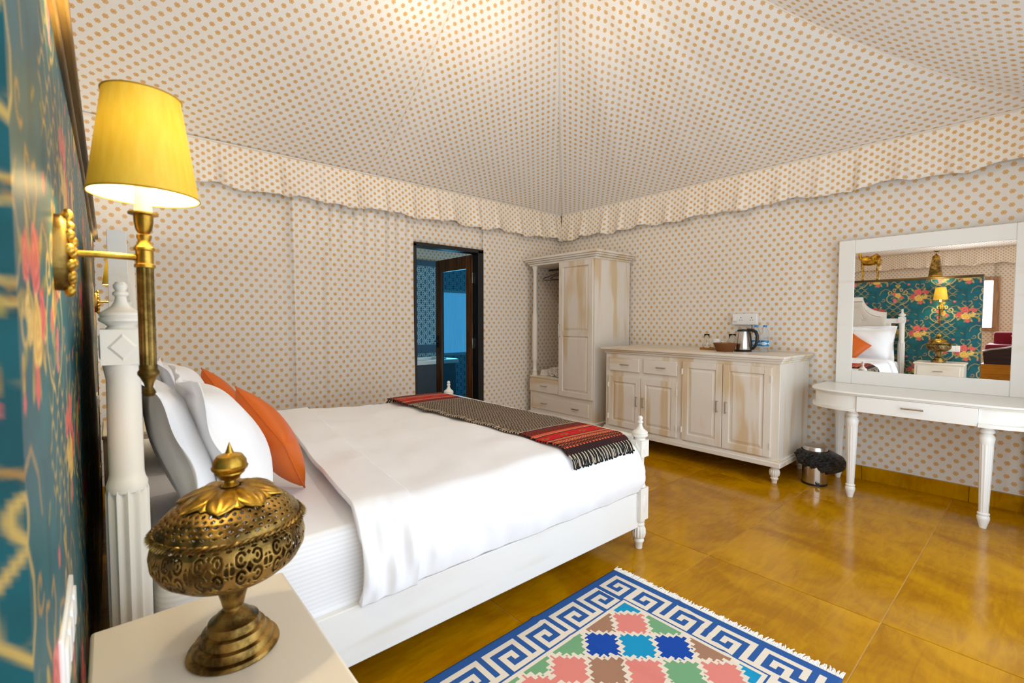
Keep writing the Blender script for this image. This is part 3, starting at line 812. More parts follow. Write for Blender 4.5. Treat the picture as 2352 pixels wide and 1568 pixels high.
# duvet: profile across the bed swept along its length, with folds
def duvet_sheet(x0, x1, lift, nx=150, ntp=190, seed=1, zb=.322, slant=.11, slant_all=0):
    prof = []
    R = .085
    zt = .632
    yN, yF = -.030, BWID+.02
    # near side from rail up
    for q in np.linspace(0, 1, 40): prof.append((yN+.012-.022*math.sin(PI*q)**.8, zb+(zt-R-zb)*q))
    for a in np.linspace(PI, PI/2, 14)[1:]: prof.append((yN+.012+R+R*math.cos(a), zt-R+R*math.sin(a)))
    for q in np.linspace(0, 1, 90)[1:-1]: prof.append((yN+.012+R+(yF-yN-.024-2*R)*q, zt))
    for a in np.linspace(PI/2, 0, 14): prof.append((yF-.012-R+R*math.cos(a), zt-R+R*math.sin(a)))
    for q in np.linspace(0, 1, 30)[1:]: prof.append((yF-.012, zt-R-(zt-R-zb)*q))
    prof = np.array(prof); m = len(prof)
    t = np.gradient(prof, axis=0); nrm = np.stack([-t[:, 1], t[:, 0]], 1); nrm /= np.linalg.norm(nrm, axis=1, keepdims=True)
    arc = np.concatenate([[0], np.cumsum(np.linalg.norm(np.diff(prof, axis=0), axis=1))])
    xs = np.linspace(x0, x1, nx); vs = []
    X, A = np.meshgrid(xs, arc, indexing='ij')
    side = np.clip((.36-A)/.25, 0, 1)+np.clip((A-(arc[-1]-.36))/.25, 0, 1)
    h = .014*hash_noise(X*4+seed, A*5, seed)+.009*hash_noise(X*9, A*8+3, seed+1)
    # drapes down the side, diagonal pulls near the tuck
    h += side*(.010*np.sin(X*21+A*9+2*np.sin(X*3))*np.clip(.4+.6*hash_noise(X*3, A*0+.3, 9)*2, 0, 1)+.014*hash_noise(X*17+A*5, A*3, 12))
    near_fold = np.exp(-((X-.62)/.28)**2)
    h += side*near_fold*(.011*np.sin(X*62+A*16+1.5*np.sin(X*9))+.007*np.sin(X*118-A*9))*np.clip((.42-A)/.2, 0, 1)
    tuck = np.clip((.05-A)/.05, 0, 1)
    h += tuck*.005*np.sin(X*33+np.sin(X*11)*2)
    h *= .25+.75*np.clip(A/.10, 0, 1)
    # long soft waves on top
    h += (1-np.clip(side, 0, 1))*.010*np.sin(X*4.2+np.sin(A*2.2)*1.3)
    endr = np.clip((X-(2.15-.10))/.10, 0, 1)
    drop = .075*(1-np.sqrt(np.clip(1-endr**2, 0, 1)))
    st_ = np.clip((x0+.02-X)/.02, 0, 1)
    for i in range(nx):
        for j in range(m):
            d = h[i, j]+lift
            y = prof[j, 0]+nrm[j, 0]*d; z = prof[j, 1]+nrm[j, 1]*d
            if z > .35: z -= drop[i, j]*min(1, (z-.35)/.2)
            # soft swelling of the side near the foot
            if j < 55: y -= .022*np.clip((xs[i]-.9)/1.1, 0, 1)*math.sin(PI*min(1, max(0, (z-.33)/.28)))
            vs.append((xs[i]+slant*(1-i/(nx-1))**(1 if slant_all else 1)*max(0, y)+(slant_all*slant*(i/(nx-1))*max(0, y)), y, max(z, .318)))
    return MB().add(vs, grid_faces(nx, m)[::1])
dv = thing('duvet', 'plain white duvet with turned-back top edge covering the bed', 'duvet', BL, (0, 0, BROT))
make('cover', duvet_sheet(.62, 2.15, .0), LINEN, dv, solid=-.012, angle=80)
make('turned_back_fold', duvet_sheet(.595, .80, .014, 50, seed=5, slant_all=1), LINEN, dv, solid=-.02, angle=80)

# pillows
def pillow_mesh(w, h, t, fl=.05, seed=1, n=36, wr=.008, back=1.):
    tot = 1+fl*2/min(w, h)
    vs = []; N = n
    for side in (1, -1):
        for i in range(N+1):
            for j in range(N+1):
                a, b = -1+2*i/N, -1+2*j/N
                # remap so that |.|>k is flange
                ka = 1-2*fl/(w+2*fl) if fl else 1; kb = 1-2*fl/(h+2*fl) if fl else 1
                x = a*(w/2+fl); y = b*(h/2+fl)
                aa, bb = min(1, abs(a)/ka), min(1, abs(b)/kb)
                T = t/2*(max(0, 1-aa**2.6)**.55)*(max(0, 1-bb**2.6)**.55)
                pin = 1-.05*(aa**2)*(1-bb**2)-0
                pin2 = 1-.05*(bb**2)*(1-aa**2)
                x *= pin; y *= pin2
                fln = max(0, abs(a)-ka)/(1-ka+1e-9) if fl else 0; flm = max(0, abs(b)-kb)/(1-kb+1e-9) if fl else 0
                wave = (.012*math.sin(y*11+seed)+.007*math.sin(y*27+seed*2))*fln+(.012*math.sin(x*11+seed*3)+.007*math.sin(x*25+1))*flm
                wrk = wr*(math.sin(x*13+y*9+seed)*math.sin(y*11-x*5+seed*1.7)+.6*math.sin(x*29-y*23+seed))*(T/(t/2))
                vs.append((x, y, side*(T*(1 if side > 0 else back)+.0015)+wave+wrk*side*(1 if side > 0 else back)))
    m = (N+1)*(N+1)
    g_ = grid_faces(N+1, N+1)
    fs = g_+[tuple(m+k for k in f[::-1]) for f in g_]
    idx = lambda i, j: i*(N+1)+j
    bord = [idx(i, 0) for i in range(N)]+[idx(N, j) for j in range(N)]+[idx(i, N) for i in range(N, 0, -1)]+[idx(0, j) for j in range(N, 0, -1)]
    for k in range(len(bord)):
        a, b = bord[k], bord[(k+1) % len(bord)]; fs.append((b, a, a+m, b+m))
    return MB().add(vs, fs)
# pillow local: x=width, y=height, z=thickness -> world: width along bed y, leaning back on headboard
def lean(mb, name, mat, loc, tilt, label, cat, group=None, spin=0., yaw=0.):
    # local (w,h,t) -> (t, w, h) then tilt about y
    M = Matrix.Rotation(yaw, 3, 'Z') @ Matrix.Rotation(-tilt, 3, 'Y') @ Matrix.Rotation(spin, 3, 'X') @ Matrix(((0, 0, 1), (1, 0, 0), (0, 1, 0)))
    mb.v = [tuple(M @ Vector(p)) for p in mb.v]
    o = make(name, mb, mat, loc=loc, angle=80)
    return tag(o, label, cat, group)
PW, PH = .62, .44
lean(pillow_mesh(PW, PH, .17, .05, 1, back=.55), 'pillow', LINEN, (.152, 1.88, .84), math.radians(16), 'white flanged pillow standing against headboard, on lamp-and-bowl side', 'pillow')
lean(pillow_mesh(PW, PH, .25, .05, 4, back=.36), 'pillow', LINEN, (.268, 1.88, .825), math.radians(22), 'white flanged pillow leaning in front, on lamp-and-bowl side', 'pillow')
lean(pillow_mesh(PW, PH, .17, .05, 2, back=.55), 'pillow', LINEN, (.152, 2.87, .84), math.radians(16), 'white flanged pillow standing against headboard, on far side of bed', 'pillow')
lean(pillow_mesh(PW, PH, .25, .05, 7, back=.36), 'pillow', LINEN, (.268, 2.86, .825), math.radians(22), 'white flanged pillow leaning in front, on far side of bed', 'pillow')
def cushion(loc, tilt, spin, label, seed, yaw=0.):
    o = lean(pillow_mesh(.34, .34, .14, 0, seed, 30, .003), 'cushion', ORANGE, loc, tilt, label, 'cushion', None, spin, yaw)
    # piped seam round the edge
    M = Matrix.Rotation(yaw, 3, 'Z') @ Matrix.Rotation(-tilt, 3, 'Y') @ Matrix.Rotation(spin, 3, 'X') @ Matrix(((0, 0, 1), (1, 0, 0), (0, 1, 0)))
    P = []
    for k in range(4):
        for q in range(12):
            s = -1+2*q/12
            a, b = [(s, -1), (1, s), (-s, 1), (-1, -s)][k]
            x, y = a*.17, b*.17
            if abs(b) == 1: y *= 1-.05*(1-a*a)
            else: x *= 1-.05*(1-b*b)
            P.append(tuple(M @ Vector((x, y, 0))))
    make('seam', MB().tube(P, .0035, 6, closed=True), ORANGE, o)
    return o
cushion((.468, 1.98, .79), math.radians(28), math.radians(38), 'orange satin cushion leaning on near white pillow', 3)
cushion((.468, 2.84, .792), math.radians(28), math.radians(41), 'orange satin cushion leaning on far white pillow', 6)

# kilim runner across the foot of the bed
def runner():
    wv, ln = .47, 1.90
    nw, nl = 100, 404
    L = lambda *c: lin(*c)
    RED, ORG, BLK, CRM, DRK, BRN = L(196, 22, 22), L(214, 92, 50), L(24, 18, 18), L(196, 176, 146), L(70, 24, 24), L(120, 60, 30)
    xs = np.linspace(0, wv, nw+1); ys = np.linspace(0, ln, nl+1)
    vs = []
    for y in ys:
        for x in xs:
            X = 1.60+x+.010*math.sin(y*3.1)
            yy = -.012+y*(BWID-.03)/ln
            z = .652+.008*math.sin(X*4.2+.3)
            e = max(0, X-2.06)/.12
            z -= .055*(1-math.sqrt(max(0, 1-min(1, e)**2)))
            dn = max(0, .07-yy)               # roll over the near edge
            if dn > 0: z -= .030*(dn/.08)**1.8
            df = max(0, yy-(BWID-.07))
            if df > 0: z -= .05*(df/.12)**1.6
            z += .004*math.sin(yy*23+x*3)*(1 if x < .06 else .3)
            vs.append((X, yy, z))
    cols = []
    rr = random.Random(4)
    for j in range(nl):
        y = (j+.5)/nl*ln; e = min(y, ln-y)*100          # cm from the nearer end
        for i in range(nw):
            x = (i+.5)/nw*wv*100
            c = BLK
            if e < 3.5: c = BLK if int(x/.7) % 2 else DRK
            elif e < 9: c = [DRK, BLK, ORG, DRK, BRN][(int(e*2)+int(x/1.2) % 2) % 5]
            elif e < 12: c = ORG if int(e*2.5) % 3 else (BLK if int(x/1.0) % 2 else CRM)
            elif e < 13: c = BLK
            elif e < 15: c = ORG
            elif e < 15.6: c = CRM
            elif e < 16.4: c = BLK
            elif e < 24:
                c = RED
                k = abs(((x+3) % 14)-7)/7; v = abs(e-20.2)/3.4
                if k+v < .5: c = L(170, 96, 30)
                if k+v < .2: c = L(110, 40, 60)
            elif e < 24.8: c = BLK
            elif e < 25.4: c = CRM
            elif e < 28: c = ORG
            elif e < 28.8: c = BLK
            elif e < 36: c = [BRN, DRK, BLK, RED, DRK][(int(e*2)+(int(x/1.0) % 2)) % 5]
            elif e < 38: c = [DRK, CRM][int(e*2) % 2]
            else:
                c = L(150, 132, 110) if (int(y*100/1.5)+int(x/1.0)) % 2 else L(56, 46, 40)
                if rr.random() < .12: c = L(96, 80, 66)
            if x < 3.2 and e >= 36: c = CRM if int(y*100/1.1) % 2 else BLK
            if x < .8 and e < 36: c = BLK if int(e) % 2 else c
            cols.append(c)
    mb = MB().add(vs, [(j*(nw+1)+i, j*(nw+1)+i+1, (j+1)*(nw+1)+i+1, (j+1)*(nw+1)+i) for j in range(nl) for i in range(nw)])
    t = thing('bed_runner', 'red, orange and black striped kilim runner with knotted fringe across bed foot', 'runner', BL, (0, 0, BROT))
    o = make('cloth', mb, KILIM, t, solid=-.007, angle=80); set_face_colors(o.data, cols)
    CRMM = plain('cream_wool_yarn', lin(205, 188, 160), .95); BLKM = plain('black_wool_yarn', lin(26, 22, 24), .95)
    fr = [MB(), MB()]
    for k in range(64):
        x = 1.603+.47*k/64+.002; jit = rr.uniform(-.006, .006)
        for sgn in (0, 1):
            e = max(0, x-2.06)/.12
            z0 = .648-.055*(1-math.sqrt(max(0, 1-min(1, e)**2)))
            if sgn == 0: y0, dirn = -.010, -1
            else: y0, dirn = BWID-.042, 1
            z0 -= .030 if sgn == 0 else .015
            out = .034+.008*rr.random()
            pts = [(x, y0+.012*-dirn, z0+.012), (x+jit*.5, y0+dirn*.012, z0-.002), (x+jit, y0+dirn*(.026), z0-.018), (x+jit*1.6, y0+dirn*out, z0-.042-.01*rr.random())]
            fr[0 if k % 3 == 0 else 1].tube(pts, [.0036, .0038, .0034, .003], 6)
            fr[1].ball(pts[-1], .0045, 6, 1.2, 4)
    a = make('fringe', fr[0], CRMM, t); a['kind'] = 'stuff'
    a = make('fringe', fr[1], BLKM, t); a['kind'] = 'stuff'
runner()

# ================================================================== furniture helpers
def pull(parent, c, axis, ln=.075, sx=-1, mat=CHROME):
    m = MB(); d = .022*sx
    if axis == 'y':
        a, b = (c[0], c[1]-ln/2, c[2]), (c[0], c[1]+ln/2, c[2]); ext = (0, .006, 0)
    else:
        a, b = (c[0], c[1], c[2]-ln/2), (c[0], c[1], c[2]+ln/2); ext = (0, 0, .006)
    for p in (a, b): m.tube([p, (p[0]+d, p[1], p[2])], .0042, 8)
    m.tube([(a[0]+d, a[1]-ext[1], a[2]-ext[2]), (b[0]+d, b[1]+ext[1], b[2]+ext[2])], .0052, 8)
    return make('handle', m, mat, parent)
def panel_door(parent, x, y0, y1, z0, z1, mat, sx=-1, fw=.055, th=.02, name='door', mid=None, railmat=None):
    """framed door lying on plane x, proud by th towards sx, with raised field(s)"""
    m = MB(); f = x+sx*th
    X0, X1 = min(x, f), max(x, f)
    m.box(X0, X1, y0, y0+fw, z0, z1); m.box(X0, X1, y1-fw, y1, z0, z1)
    zs = [(z0+fw, z1-fw)] if mid is None else [(z0+fw, mid-fw/2), (mid+fw/2, z1-fw)]
    m.box(X0, X1, y0+fw, y1-fw, z0, z0+fw); m.box(X0, X1, y0+fw, y1-fw, z1-fw, z1)
    if mid is not None: m.box(X0, X1, y0+fw, y1-fw, mid-fw/2, mid+fw/2)
    d = make(name, m, mat, parent, smooth=False, bevel=.003)
    for a, b in zs:
        p = MB(); xb = x+sx*th*.35; xt = x+sx*th*.8; s = .006; q = .03
        ya, yb = y0+fw, y1-fw
        p.box(min(x, xb), max(x, xb), ya-.002, yb+.002, a-.002, b+.002)
        r1 = [(xb, ya+s, a+s), (xb, yb-s, a+s), (xb, yb-s, b-s), (xb, ya+s, b-s)]; r2 = [(xt, ya+q, a+q), (xt, yb-q, a+q), (xt, yb-q, b-q), (xt, ya+q, b-q)]
        p.frustum(r1, r2)
        make('panel', p, mat, d, smooth=False)
    return d
def hinges(d, x, y, zs, sx=-1):
    for z in zs: make('hinge', MB().box(x+sx*.022-.004, x+sx*.022+.004, y-.006, y+.006, z-.025, z+.025), WHITEP, d, bevel=.001)
def drawer(parent, x, y0, y1, z0, z1, mat, sx=-1, th=.018):
    f = x+sx*th
    return make('drawer', MB().box(min(x, f), max(x, f), y0, y1, z0, z1), mat, parent, bevel=.004)
def turned_foot(mb, c, z1, r=.03, k=1.):
    mb.lathe([(r*.62, 0), (r*.72, z1*.18), (r*.95, z1*.24), (r*.95, z1*.3), (r*.7, z1*.36)], 24, c)
    mb.lathe([(r*.72, z1*.35), (r*1.2, z1*.48), (r*1.3, z1*.66), (r*1.1, z1*.82), (r*.8, z1*.86)], 48, c, flute=(z1*.4, z1*.83, 14, .12))
    mb.lathe([(r*.8, z1*.85), (r*1.0, z1*.92), (r*1.0, z1)], 24, c)

# ================================================================== SIDEBOARD  (front faces -x)
sb = thing('sideboard', 'whitewashed wooden sideboard with two drawers and four panelled doors', 'sideboard', (0, 0, 0))
X0 = 3.845; sy0, sy1 = 1.345, 2.985
make('body', MB().box(X0, 4.475, sy0, sy1, .165, .93), WW_Z, sb, bevel=.004)
tp = MB()
tp.box(X0-.045, 4.485, sy0-.04, sy1+.045, .962, .982); tp.box(X0-.03, 4.48, sy0-.026, sy1+.03, .945, .962); tp.box(X0-.014, 4.478, sy0-.012, sy1+.014, .925, .945)
make('top', tp, WW_Y, sb, bevel=.005)
bs = MB().box(X0-.022, 4.478, sy0-.02, sy1+.022, .128, .168); bs.box(X0-.012, 4.477, sy0-.01, sy1+.012, .166, .185)
make('base_moulding', bs, WW_Y, sb, bevel=.005)
for c in ((X0+.03, sy0+.035), (X0+.03, sy1-.04), (4.42, sy0+.035), (4.42, sy1-.04)):
    m = MB(); turned_foot(m, c, .13, .03); make('leg', m, WW_Z, sb)
for y0, y1 in ((2.585, 2.935), (2.19, 2.535)):
    d = drawer(sb, X0, y0, y1, .755, .885, WW_Y); pull(d, (X0-.018, (y0+y1)/2-.02, .82), 'y', .08)
for (y0, y1, z0, z1, hy) in ((2.565, 2.94, .20, .70, 2.60), (2.185, 2.56, .20, .70, 2.525), (1.78, 2.135, .20, .895, 1.815), (1.40, 1.775, .20, .895, 1.74)):
    d = panel_door(sb, X0, y0, y1, z0, z1, WW_Z)
    zc = .475 if z1 < .8 else .54
    pull(d, (X0-.02, hy, zc), 'z', .085)
    hy2 = y1 if hy < (y0+y1)/2 else y0
    hinges(d, X0, hy2, (z0+.09, z1-.09))

# ---- things on the sideboard
TOPZ = .982
tr = MB().box(-.055, .055, -.105, .105, 0, .012)
for q in ((-.055, .055, -.105, -.097, .012, .022), (-.055, .055, .097, .105, .012, .022), (-.055, -.047, -.097, .097, .012, .022), (.047, .055, -.097, .097, .012, .022)): tr.box(*q)
tag(make('serving_tray', tr, TRAYWOOD, loc=(4.24, 2.06, TOPZ), bevel=.002), 'small wooden tray under drinking glass and white cup', 'tray')
t = NT('clear_glass'); t.fin((.95, .97, .97, 1), .03, Transmission_Weight=1.0, IOR=1.3); GLASS = t.m
for (yy, lab) in ((2.125, 'clear drinking glass on wooden tray by white cup'),):
    gl = MB().lathe([(.024, 0), (.030, .02), (.030, .035), (.024, .06), (.022, .09), (.024, .135)], 24, cap=False)
    gl.lathe([(.0005, .002), (.024, .002)], 24, cap=False)
    tag(make('drinking_glass', gl, GLASS, loc=(4.24, yy, TOPZ+.012), solid=-.002), lab, 'glass')
gl = MB().lathe([(.026, 0), (.032, .04), (.034, .10), (.035, .15)], 24, cap=False)
gl.lathe([(.0005, .002), (.026, .002)], 24, cap=False)
tag(make('drinking_glass', gl, GLASS, loc=(4.33, 1.925, TOPZ), solid=-.002), 'clear drinking glass behind wicker basket, beside kettle', 'glass')
cup = MB().lathe([(.0005, 0), (.022, 0), (.026, .01), (.034, .03), (.037, .075), (.037, .09), (.034, .09), (.033, .07), (.028, .02), (.0005, .016)], 28, cap=False)
cp = thing('cup', 'white ceramic cup on wooden tray', 'cup', (4.25, 2.035, TOPZ+.012)); make('bowl', cup, CERAMIC, cp)
make('handle', MB().tube([(.02, -.033, .07), (.02, -.052, .062), (.02, -.054, .04), (.02, -.032, .028)], .005, 8), CERAMIC, cp)
# wicker basket
WICK = plain('brown_wicker', lin(134, 78, 26), .7, 0, .25, 260)
bk = thing('wicker_basket', 'shallow brown wicker basket in front of kettle', 'basket', (4.09, 1.885, TOPZ))
def wick(z, r): return [((r+.002*math.sin(k*18*2*PI/72+z*900))*math.cos(2*PI*k/72)*.75, (r+.002*math.sin(k*18*2*PI/72+z*900))*math.sin(2*PI*k/72), z) for k in range(72)]
for i in range(9):
    make('weave', MB().tube(wick(.004+.0072*i, .066+.003*i), .0042, 6, closed=True), WICK, bk)
make('base', MB().lathe([(.0005, .001), (.05, .001), (.05, .006), (.0005, .006)], 32, cap=False), WICK, bk)
make('rim', MB().tube(wick(.07, .093), .006, 8, closed=True), WICK, bk)
sg = thing('sachet', 'pale pink paper sachet lying in wicker basket', 'sachet', (4.09, 1.885, TOPZ+.055))
make('packet', MB().box(-.02, .02, -.028, .028, 0, .018), plain('pale_pink_paper', lin(232, 190, 176), .6), sg, bevel=.004)
make('packet', MB().box(-.03, .01, -.05, -.015, -.01, .012), plain('cream_paper', lin(230, 214, 190), .6), sg, bevel=.004)
# kettle
kt = thing('electric_kettle', 'steel electric kettle with black handle, lid and cord', 'kettle', (4.23, 1.79, TOPZ), (0, 0, 0))
make('power_base', MB().lathe([(.0005, 0), (.070, 0), (.072, .012), (.066, .018), (.0005, .018)], 36, cap=False), BLACKP, kt)
make('body', MB().lathe([(.0005, .018), (.070, .018), (.071, .03), (.066, .09), (.056, .15), (.050, .178), (.0005, .178)], 40, cap=False), STEEL, kt)
make('lid', MB().lathe([(.0005, .200), (.02, .199), (.045, .192), (.051, .184), (.051, .176), (.0005, .176)], 36, cap=False), BLACKP, kt)
make('spout', MB().frustum([(-.012, .045, .15), (.012, .045, .15), (.012, .052, .178), (-.012, .052, .178)], [(-.004, .066, .172), (.004, .066, .172), (.004, .068, .18), (-.004, .068, .18)]), STEEL, kt)
make('handle', MB().tube([(0, -.035, .190), (0, -.075, .190), (0, -.105, .175), (0, -.118, .14), (0, -.116, .09), (0, -.105, .055), (0, -.085, .03), (0, -.066, .028)], [.013, .015, .015, .014, .013, .013, .013, .012], 10), BLACKP, kt)
make('grip_strip', MB().tube([(0, -.046, .182), (0, -.055, .15), (0, -.062, .1), (0, -.069, .03)], .012, 8), BLACKP, kt)
make('cord', MB().tube([(.05, .0, .01), (.13, .01, .01), (.2, .0, .06), (.235, .02, .16), (.238, .025, .25), (.245, .02, .29)], .0035, 8), BLACKP, kt)
# bottles
t = NT('bottle_plastic'); t.fin((.93, .96, .98, 1), .08, Transmission_Weight=.9, IOR=1.12); PET = t.m
t = NT('blue_bottle_label'); c = t.coord(); sx_ = t.new('ShaderNodeSeparateXYZ'); t.l.new(c, sx_.inputs[0])
th = t.math('ARCTAN2', sx_.outputs[1], sx_.outputs[0]); a1 = t.math('ABSOLUTE', t.math('SINE', t.math('MULTIPLY', th, 1.5)))
zz = t.math('ABSOLUTE', t.math('DIVIDE', t.math('SUBTRACT', sx_.outputs[2], .072), .022))
w_ = t.step(t.math('SUBTRACT', t.math('MULTIPLY_ADD', a1, .62, .05), zz), -.04, .04)
t.fin(t.mix(w_, lin(22, 140, 214), lin(225, 238, 248)), .35); LABELM = t.m
CAPB = plain('blue_bottle_cap', lin(20, 140, 215), .35)
bt = thing('water_bottle', 'clear water bottle with blue label touching the kettle handle side', 'bottle', (4.36, 1.732, TOPZ), group='water bottles beside kettle')
make('flask', MB().lathe([(.0005, 0), (.030, 0), (.033, .006), (.033, .11), (.031, .13), (.033, .15), (.026, .18), (.015, .205), (.013, .21), (.013, .222)], 28, cap=False), PET, bt)
make('label_band', MB().lathe([(.0335, .048), (.0335, .098)], 32, cap=False), LABELM, bt)
make('cap', MB().lathe([(.0005, .232), (.0155, .232), (.0155, .216), (.013, .216)], 24, cap=False), CAPB, bt)
b2 = copy_tree(bt); b2.location = (4.35, 1.655, TOPZ); b2['label'] = 'clear water bottle with blue label, farther from kettle, nearer the mirror'

# wall socket box
so = thing('wall_socket', 'white double socket box on printed wall above kettle', 'socket', (XB, 1.88, 1.267))
make('plate', MB().box(-.045, .0, -.112, .112, -.052, .052), WHITEP, so, bevel=.006)
for yy in (-.065, .03):
    h = MB()
    for dy, dz, r in ((0, .014, .005), (-.01, -.008, .0035), (.01, -.008, .0035)): h.tube([(-.0455, yy+dy, dz), (-.042, yy+dy, dz)], r, 10)
    make('socket_hole', h, BLACKP, so)
pl = MB().box(-.07, -.044, .07, .095, -.02, .02); make('plug', pl, WHITEP, so, bevel=.004)

# ================================================================== WARDROBE (front faces -x)
wd = thing('wardrobe', 'whitewashed wardrobe with panelled door, drawers and open hanging bay', 'wardrobe', (0, 0, 0))
x0, y0, y1 = 3.865, 3.15, 4.14; ym = 3.655
make('body', MB().box(x0+.001, 4.47, y0+.022, y1-.001, .16, .57), WW_Y, wd, bevel=.003)
make('side_panel', MB().box(x0, 4.47, y0, y0+.022, .16, 1.902), WW_Z, wd, bevel=.003)
make('divider', MB().box(x0+.001, 4.47, ym-.011, ym+.011, .57, 1.902), WW_Z, wd, bevel=.003)
make('back_panel', MB().box(4.45, 4.469, y0+.022, ym-.011, .57, 1.902), WW_Z, wd)
make('shelf', MB().box(x0-.006, 4.47, ym, y1+.004, .57, .592), WW_Y, wd, bevel=.004)
cn = MB()
for e, z0_, z1_ in ((.012, 1.90, 1.925), (.03, 1.925, 1.945), (.05, 1.945, 1.965), (.066, 1.965, 1.99)):
    cn.box(x0-e, 4.48, y0-e, min(y1+e, 4.215), z0_, z1_)
make('cornice', cn, WW_Y, wd, bevel=.006)
make('back_post', MB().box(4.43, 4.47, y1-.04, y1, .59, 1.9), WW_Z, wd, bevel=.003)
bm = MB().box(x0-.02, 4.475, y0-.018, y1+.02, .10, .165)
make('base_moulding', bm, WW_Y, wd, bevel=.008)
for c in ((x0+.04, y0+.04), (x0+.04, y1-.05), (4.42, y0+.04), (4.42, y1-.05)):
    m = MB(); m.lathe([(.022, 0), (.03, .03), (.034, .07), (.03, .105)], 20, c); make('leg', m, BLACKM, wd)
d = panel_door(wd, x0, y0+.02, ym, .405, 1.90, WW_Z, fw=.06, th=.022, mid=1.11); pull(d, (x0-.022, ym-.02, 1.14), 'z', .13)
d = drawer(wd, x0, ym+.008, y1-.004, .41, .555, WW_Y); pull(d, (x0-.018, 3.885, .485), 'y', .08)
d = drawer(wd, x0, y0+.075, y1-.05, .205, .35, WW_Y, th=.008)
for yy in (3.89, 3.40): pull(d, (x0-.008, yy, .28), 'y', .08)
p = MB(); c = (x0+.03, y1-.045)
p.lathe([(.032, .592), (.032, .625), (.024, .632), (.030, .645), (.028, .66), (.022, .68), (.023, .74), (.026, .76), (.031, .77), (.033, .80), (.033, 1.30), (.028, 1.335), (.024, 1.37), (.022, 1.75), (.024, 1.85), (.03, 1.86), (.03, 1.872), (.035, 1.88), (.035, 1.90)], 24, c)
make('turned_post', p, WW_Z, wd)
make('hanging_rail', MB().tube([(4.16, ym, 1.872), (4.16, y1-.02, 1.872)], .012, 10), BLACKP, wd)
def hanger(y, rz, label):
    m = MB()
    m.tube([(0, 0, .03), (.012, 0, .034), (.018, 0, .02), (.012, 0, .006), (0, 0, -.01), (0, 0, -.03)], .003, 6)
    sh = [(0, 0, -.03), (.08, 0, -.055), (.17, 0, -.085), (.19, 0, -.1), (.17, 0, -.112), (-.17, 0, -.112), (-.19, 0, -.1), (-.17, 0, -.085), (-.08, 0, -.055)]
    m.tube(sh, .0055, 6, closed=True)
    return tag(make('coat_hanger', m, BLACKP, loc=(4.16, y, 1.858), rot=(0, 0, rz)), label, 'hanger', 'hangers on the wardrobe rail')
hanger(3.838, 2.2, 'black coat hanger on wardrobe rail beside panelled door'); hanger(3.96, 2.2, 'black coat hanger on wardrobe rail nearer the turned post')
def towel_roll(loc, label, r=.055, ln=.30):
    P = []; turns = 3.2; n = 60; q = MB(); vs = []
    for i in range(n+1):
        a = turns*2*PI*i/n; rr = .008+(r-.008)*i/n; P.append((rr*math.cos(a), rr*math.sin(a)))
    th = .0075
    N = []
    for i, (y, z) in enumerate(P):
        l = math.hypot(y, z); k = th/l; N.append((y*(1-k), z*(1-k)))
    for x in (-ln/2, ln/2):
        vs += [(x, y, z) for y, z in P]+[(x, y, z) for y, z in N]
    m = n+1; fs = []
    for i in range(n):
        fs += [(i, i+1, 2*m+i+1, 2*m+i), (m+i+1, m+i, 3*m+i, 3*m+i+1), (i+1, i, m+i, m+i+1), (2*m+i, 2*m+i+1, 3*m+i+1, 3*m+i)]
    fs += [(m-1, 2*m-1, 4*m-1, 3*m-1)]
    return tag(make('rolled_towel', q.add(vs, fs), TOWEL, loc=loc, rot=(random.uniform(0, 3), 0, random.uniform(-.12, .12))), label, 'towel', 'towels on wardrobe shelf')
towel_roll((4.06, 3.735, .648), 'white towel rolled up on wardrobe shelf against door')
towel_roll((4.08, 3.855, .648), 'white towel rolled up on wardrobe shelf between two others')
ft = MB()
for k in range(4): ft.tube([(-.14, -.03+.004*k, .010+.017*k), (.14, -.03+.004*k, .010+.017*k)], .0095, 8); ft.box(-.14, .14, -.03, .07-.008*k, .001+.017*k, .018+.017*k)
tag(make('folded_towel', ft, TOWEL, loc=(4.07, 3.975, .592), bevel=.004), 'small white towel folded flat beside wardrobe post', 'towel')

# ================================================================== VANITY + MIRROR
va = thing('vanity_table', 'white console dressing table with rounded ends and fluted legs', 'table', (0, 0, 0))
VC = .58
def oval(e, n=22):
    xf, xb = 3.885+e, 4.485
    cxm = 4.2; hy = .30; ry = .335-e; pts = []
    for k in range(n+1):            # left (far) end then right end
        a = PI/2*k/n
        pts.append((cxm-(cxm-xf)*math.sin(PI/2-a)**.75, VC+hy+ry*math.sin(a)**.9))
    pts.append((xb, VC+hy+ry))
    other = [(x, 2*VC-y) for x, y in pts][::-1]
    return other+pts
def oval_prism(mb, e, z0, z1): mb.prism(oval(e), z0, z1)
m = MB(); oval_prism(m, 0, .742, .758); oval_prism(m, .010, .732, .744)
make('table_top', m, WV, va, bevel=.006)
for sg in (1, -1):
    for nm, e, za, zb, bv in (('apron', .024, .642, .733, 0), ('bottom_bead', .006, .622, .644, .008)):
        pts = [(x, y) for x, y in oval(e) if (y-VC)*sg >= .2999]
        pts = [(pts[0][0], VC+sg*.303)]+pts+[(pts[-1][0], VC+sg*.303)] if sg < 0 else [(4.485, VC+.303)]+[(pts[0][0], VC+.303)]+pts
        m = MB().prism(pts, za, zb); make(nm, m, WV, va, bevel=bv)
make('drawer_case', MB().box(3.955, 4.48, VC-.31, VC+.31, .632, .733), WV, va)
dr = make('drawer', MB().box(3.897, 3.95, VC-.299, VC+.299, .624, .731), WV, va, bevel=.003)
pull(dr, (3.897, VC, .685), 'y', .10)
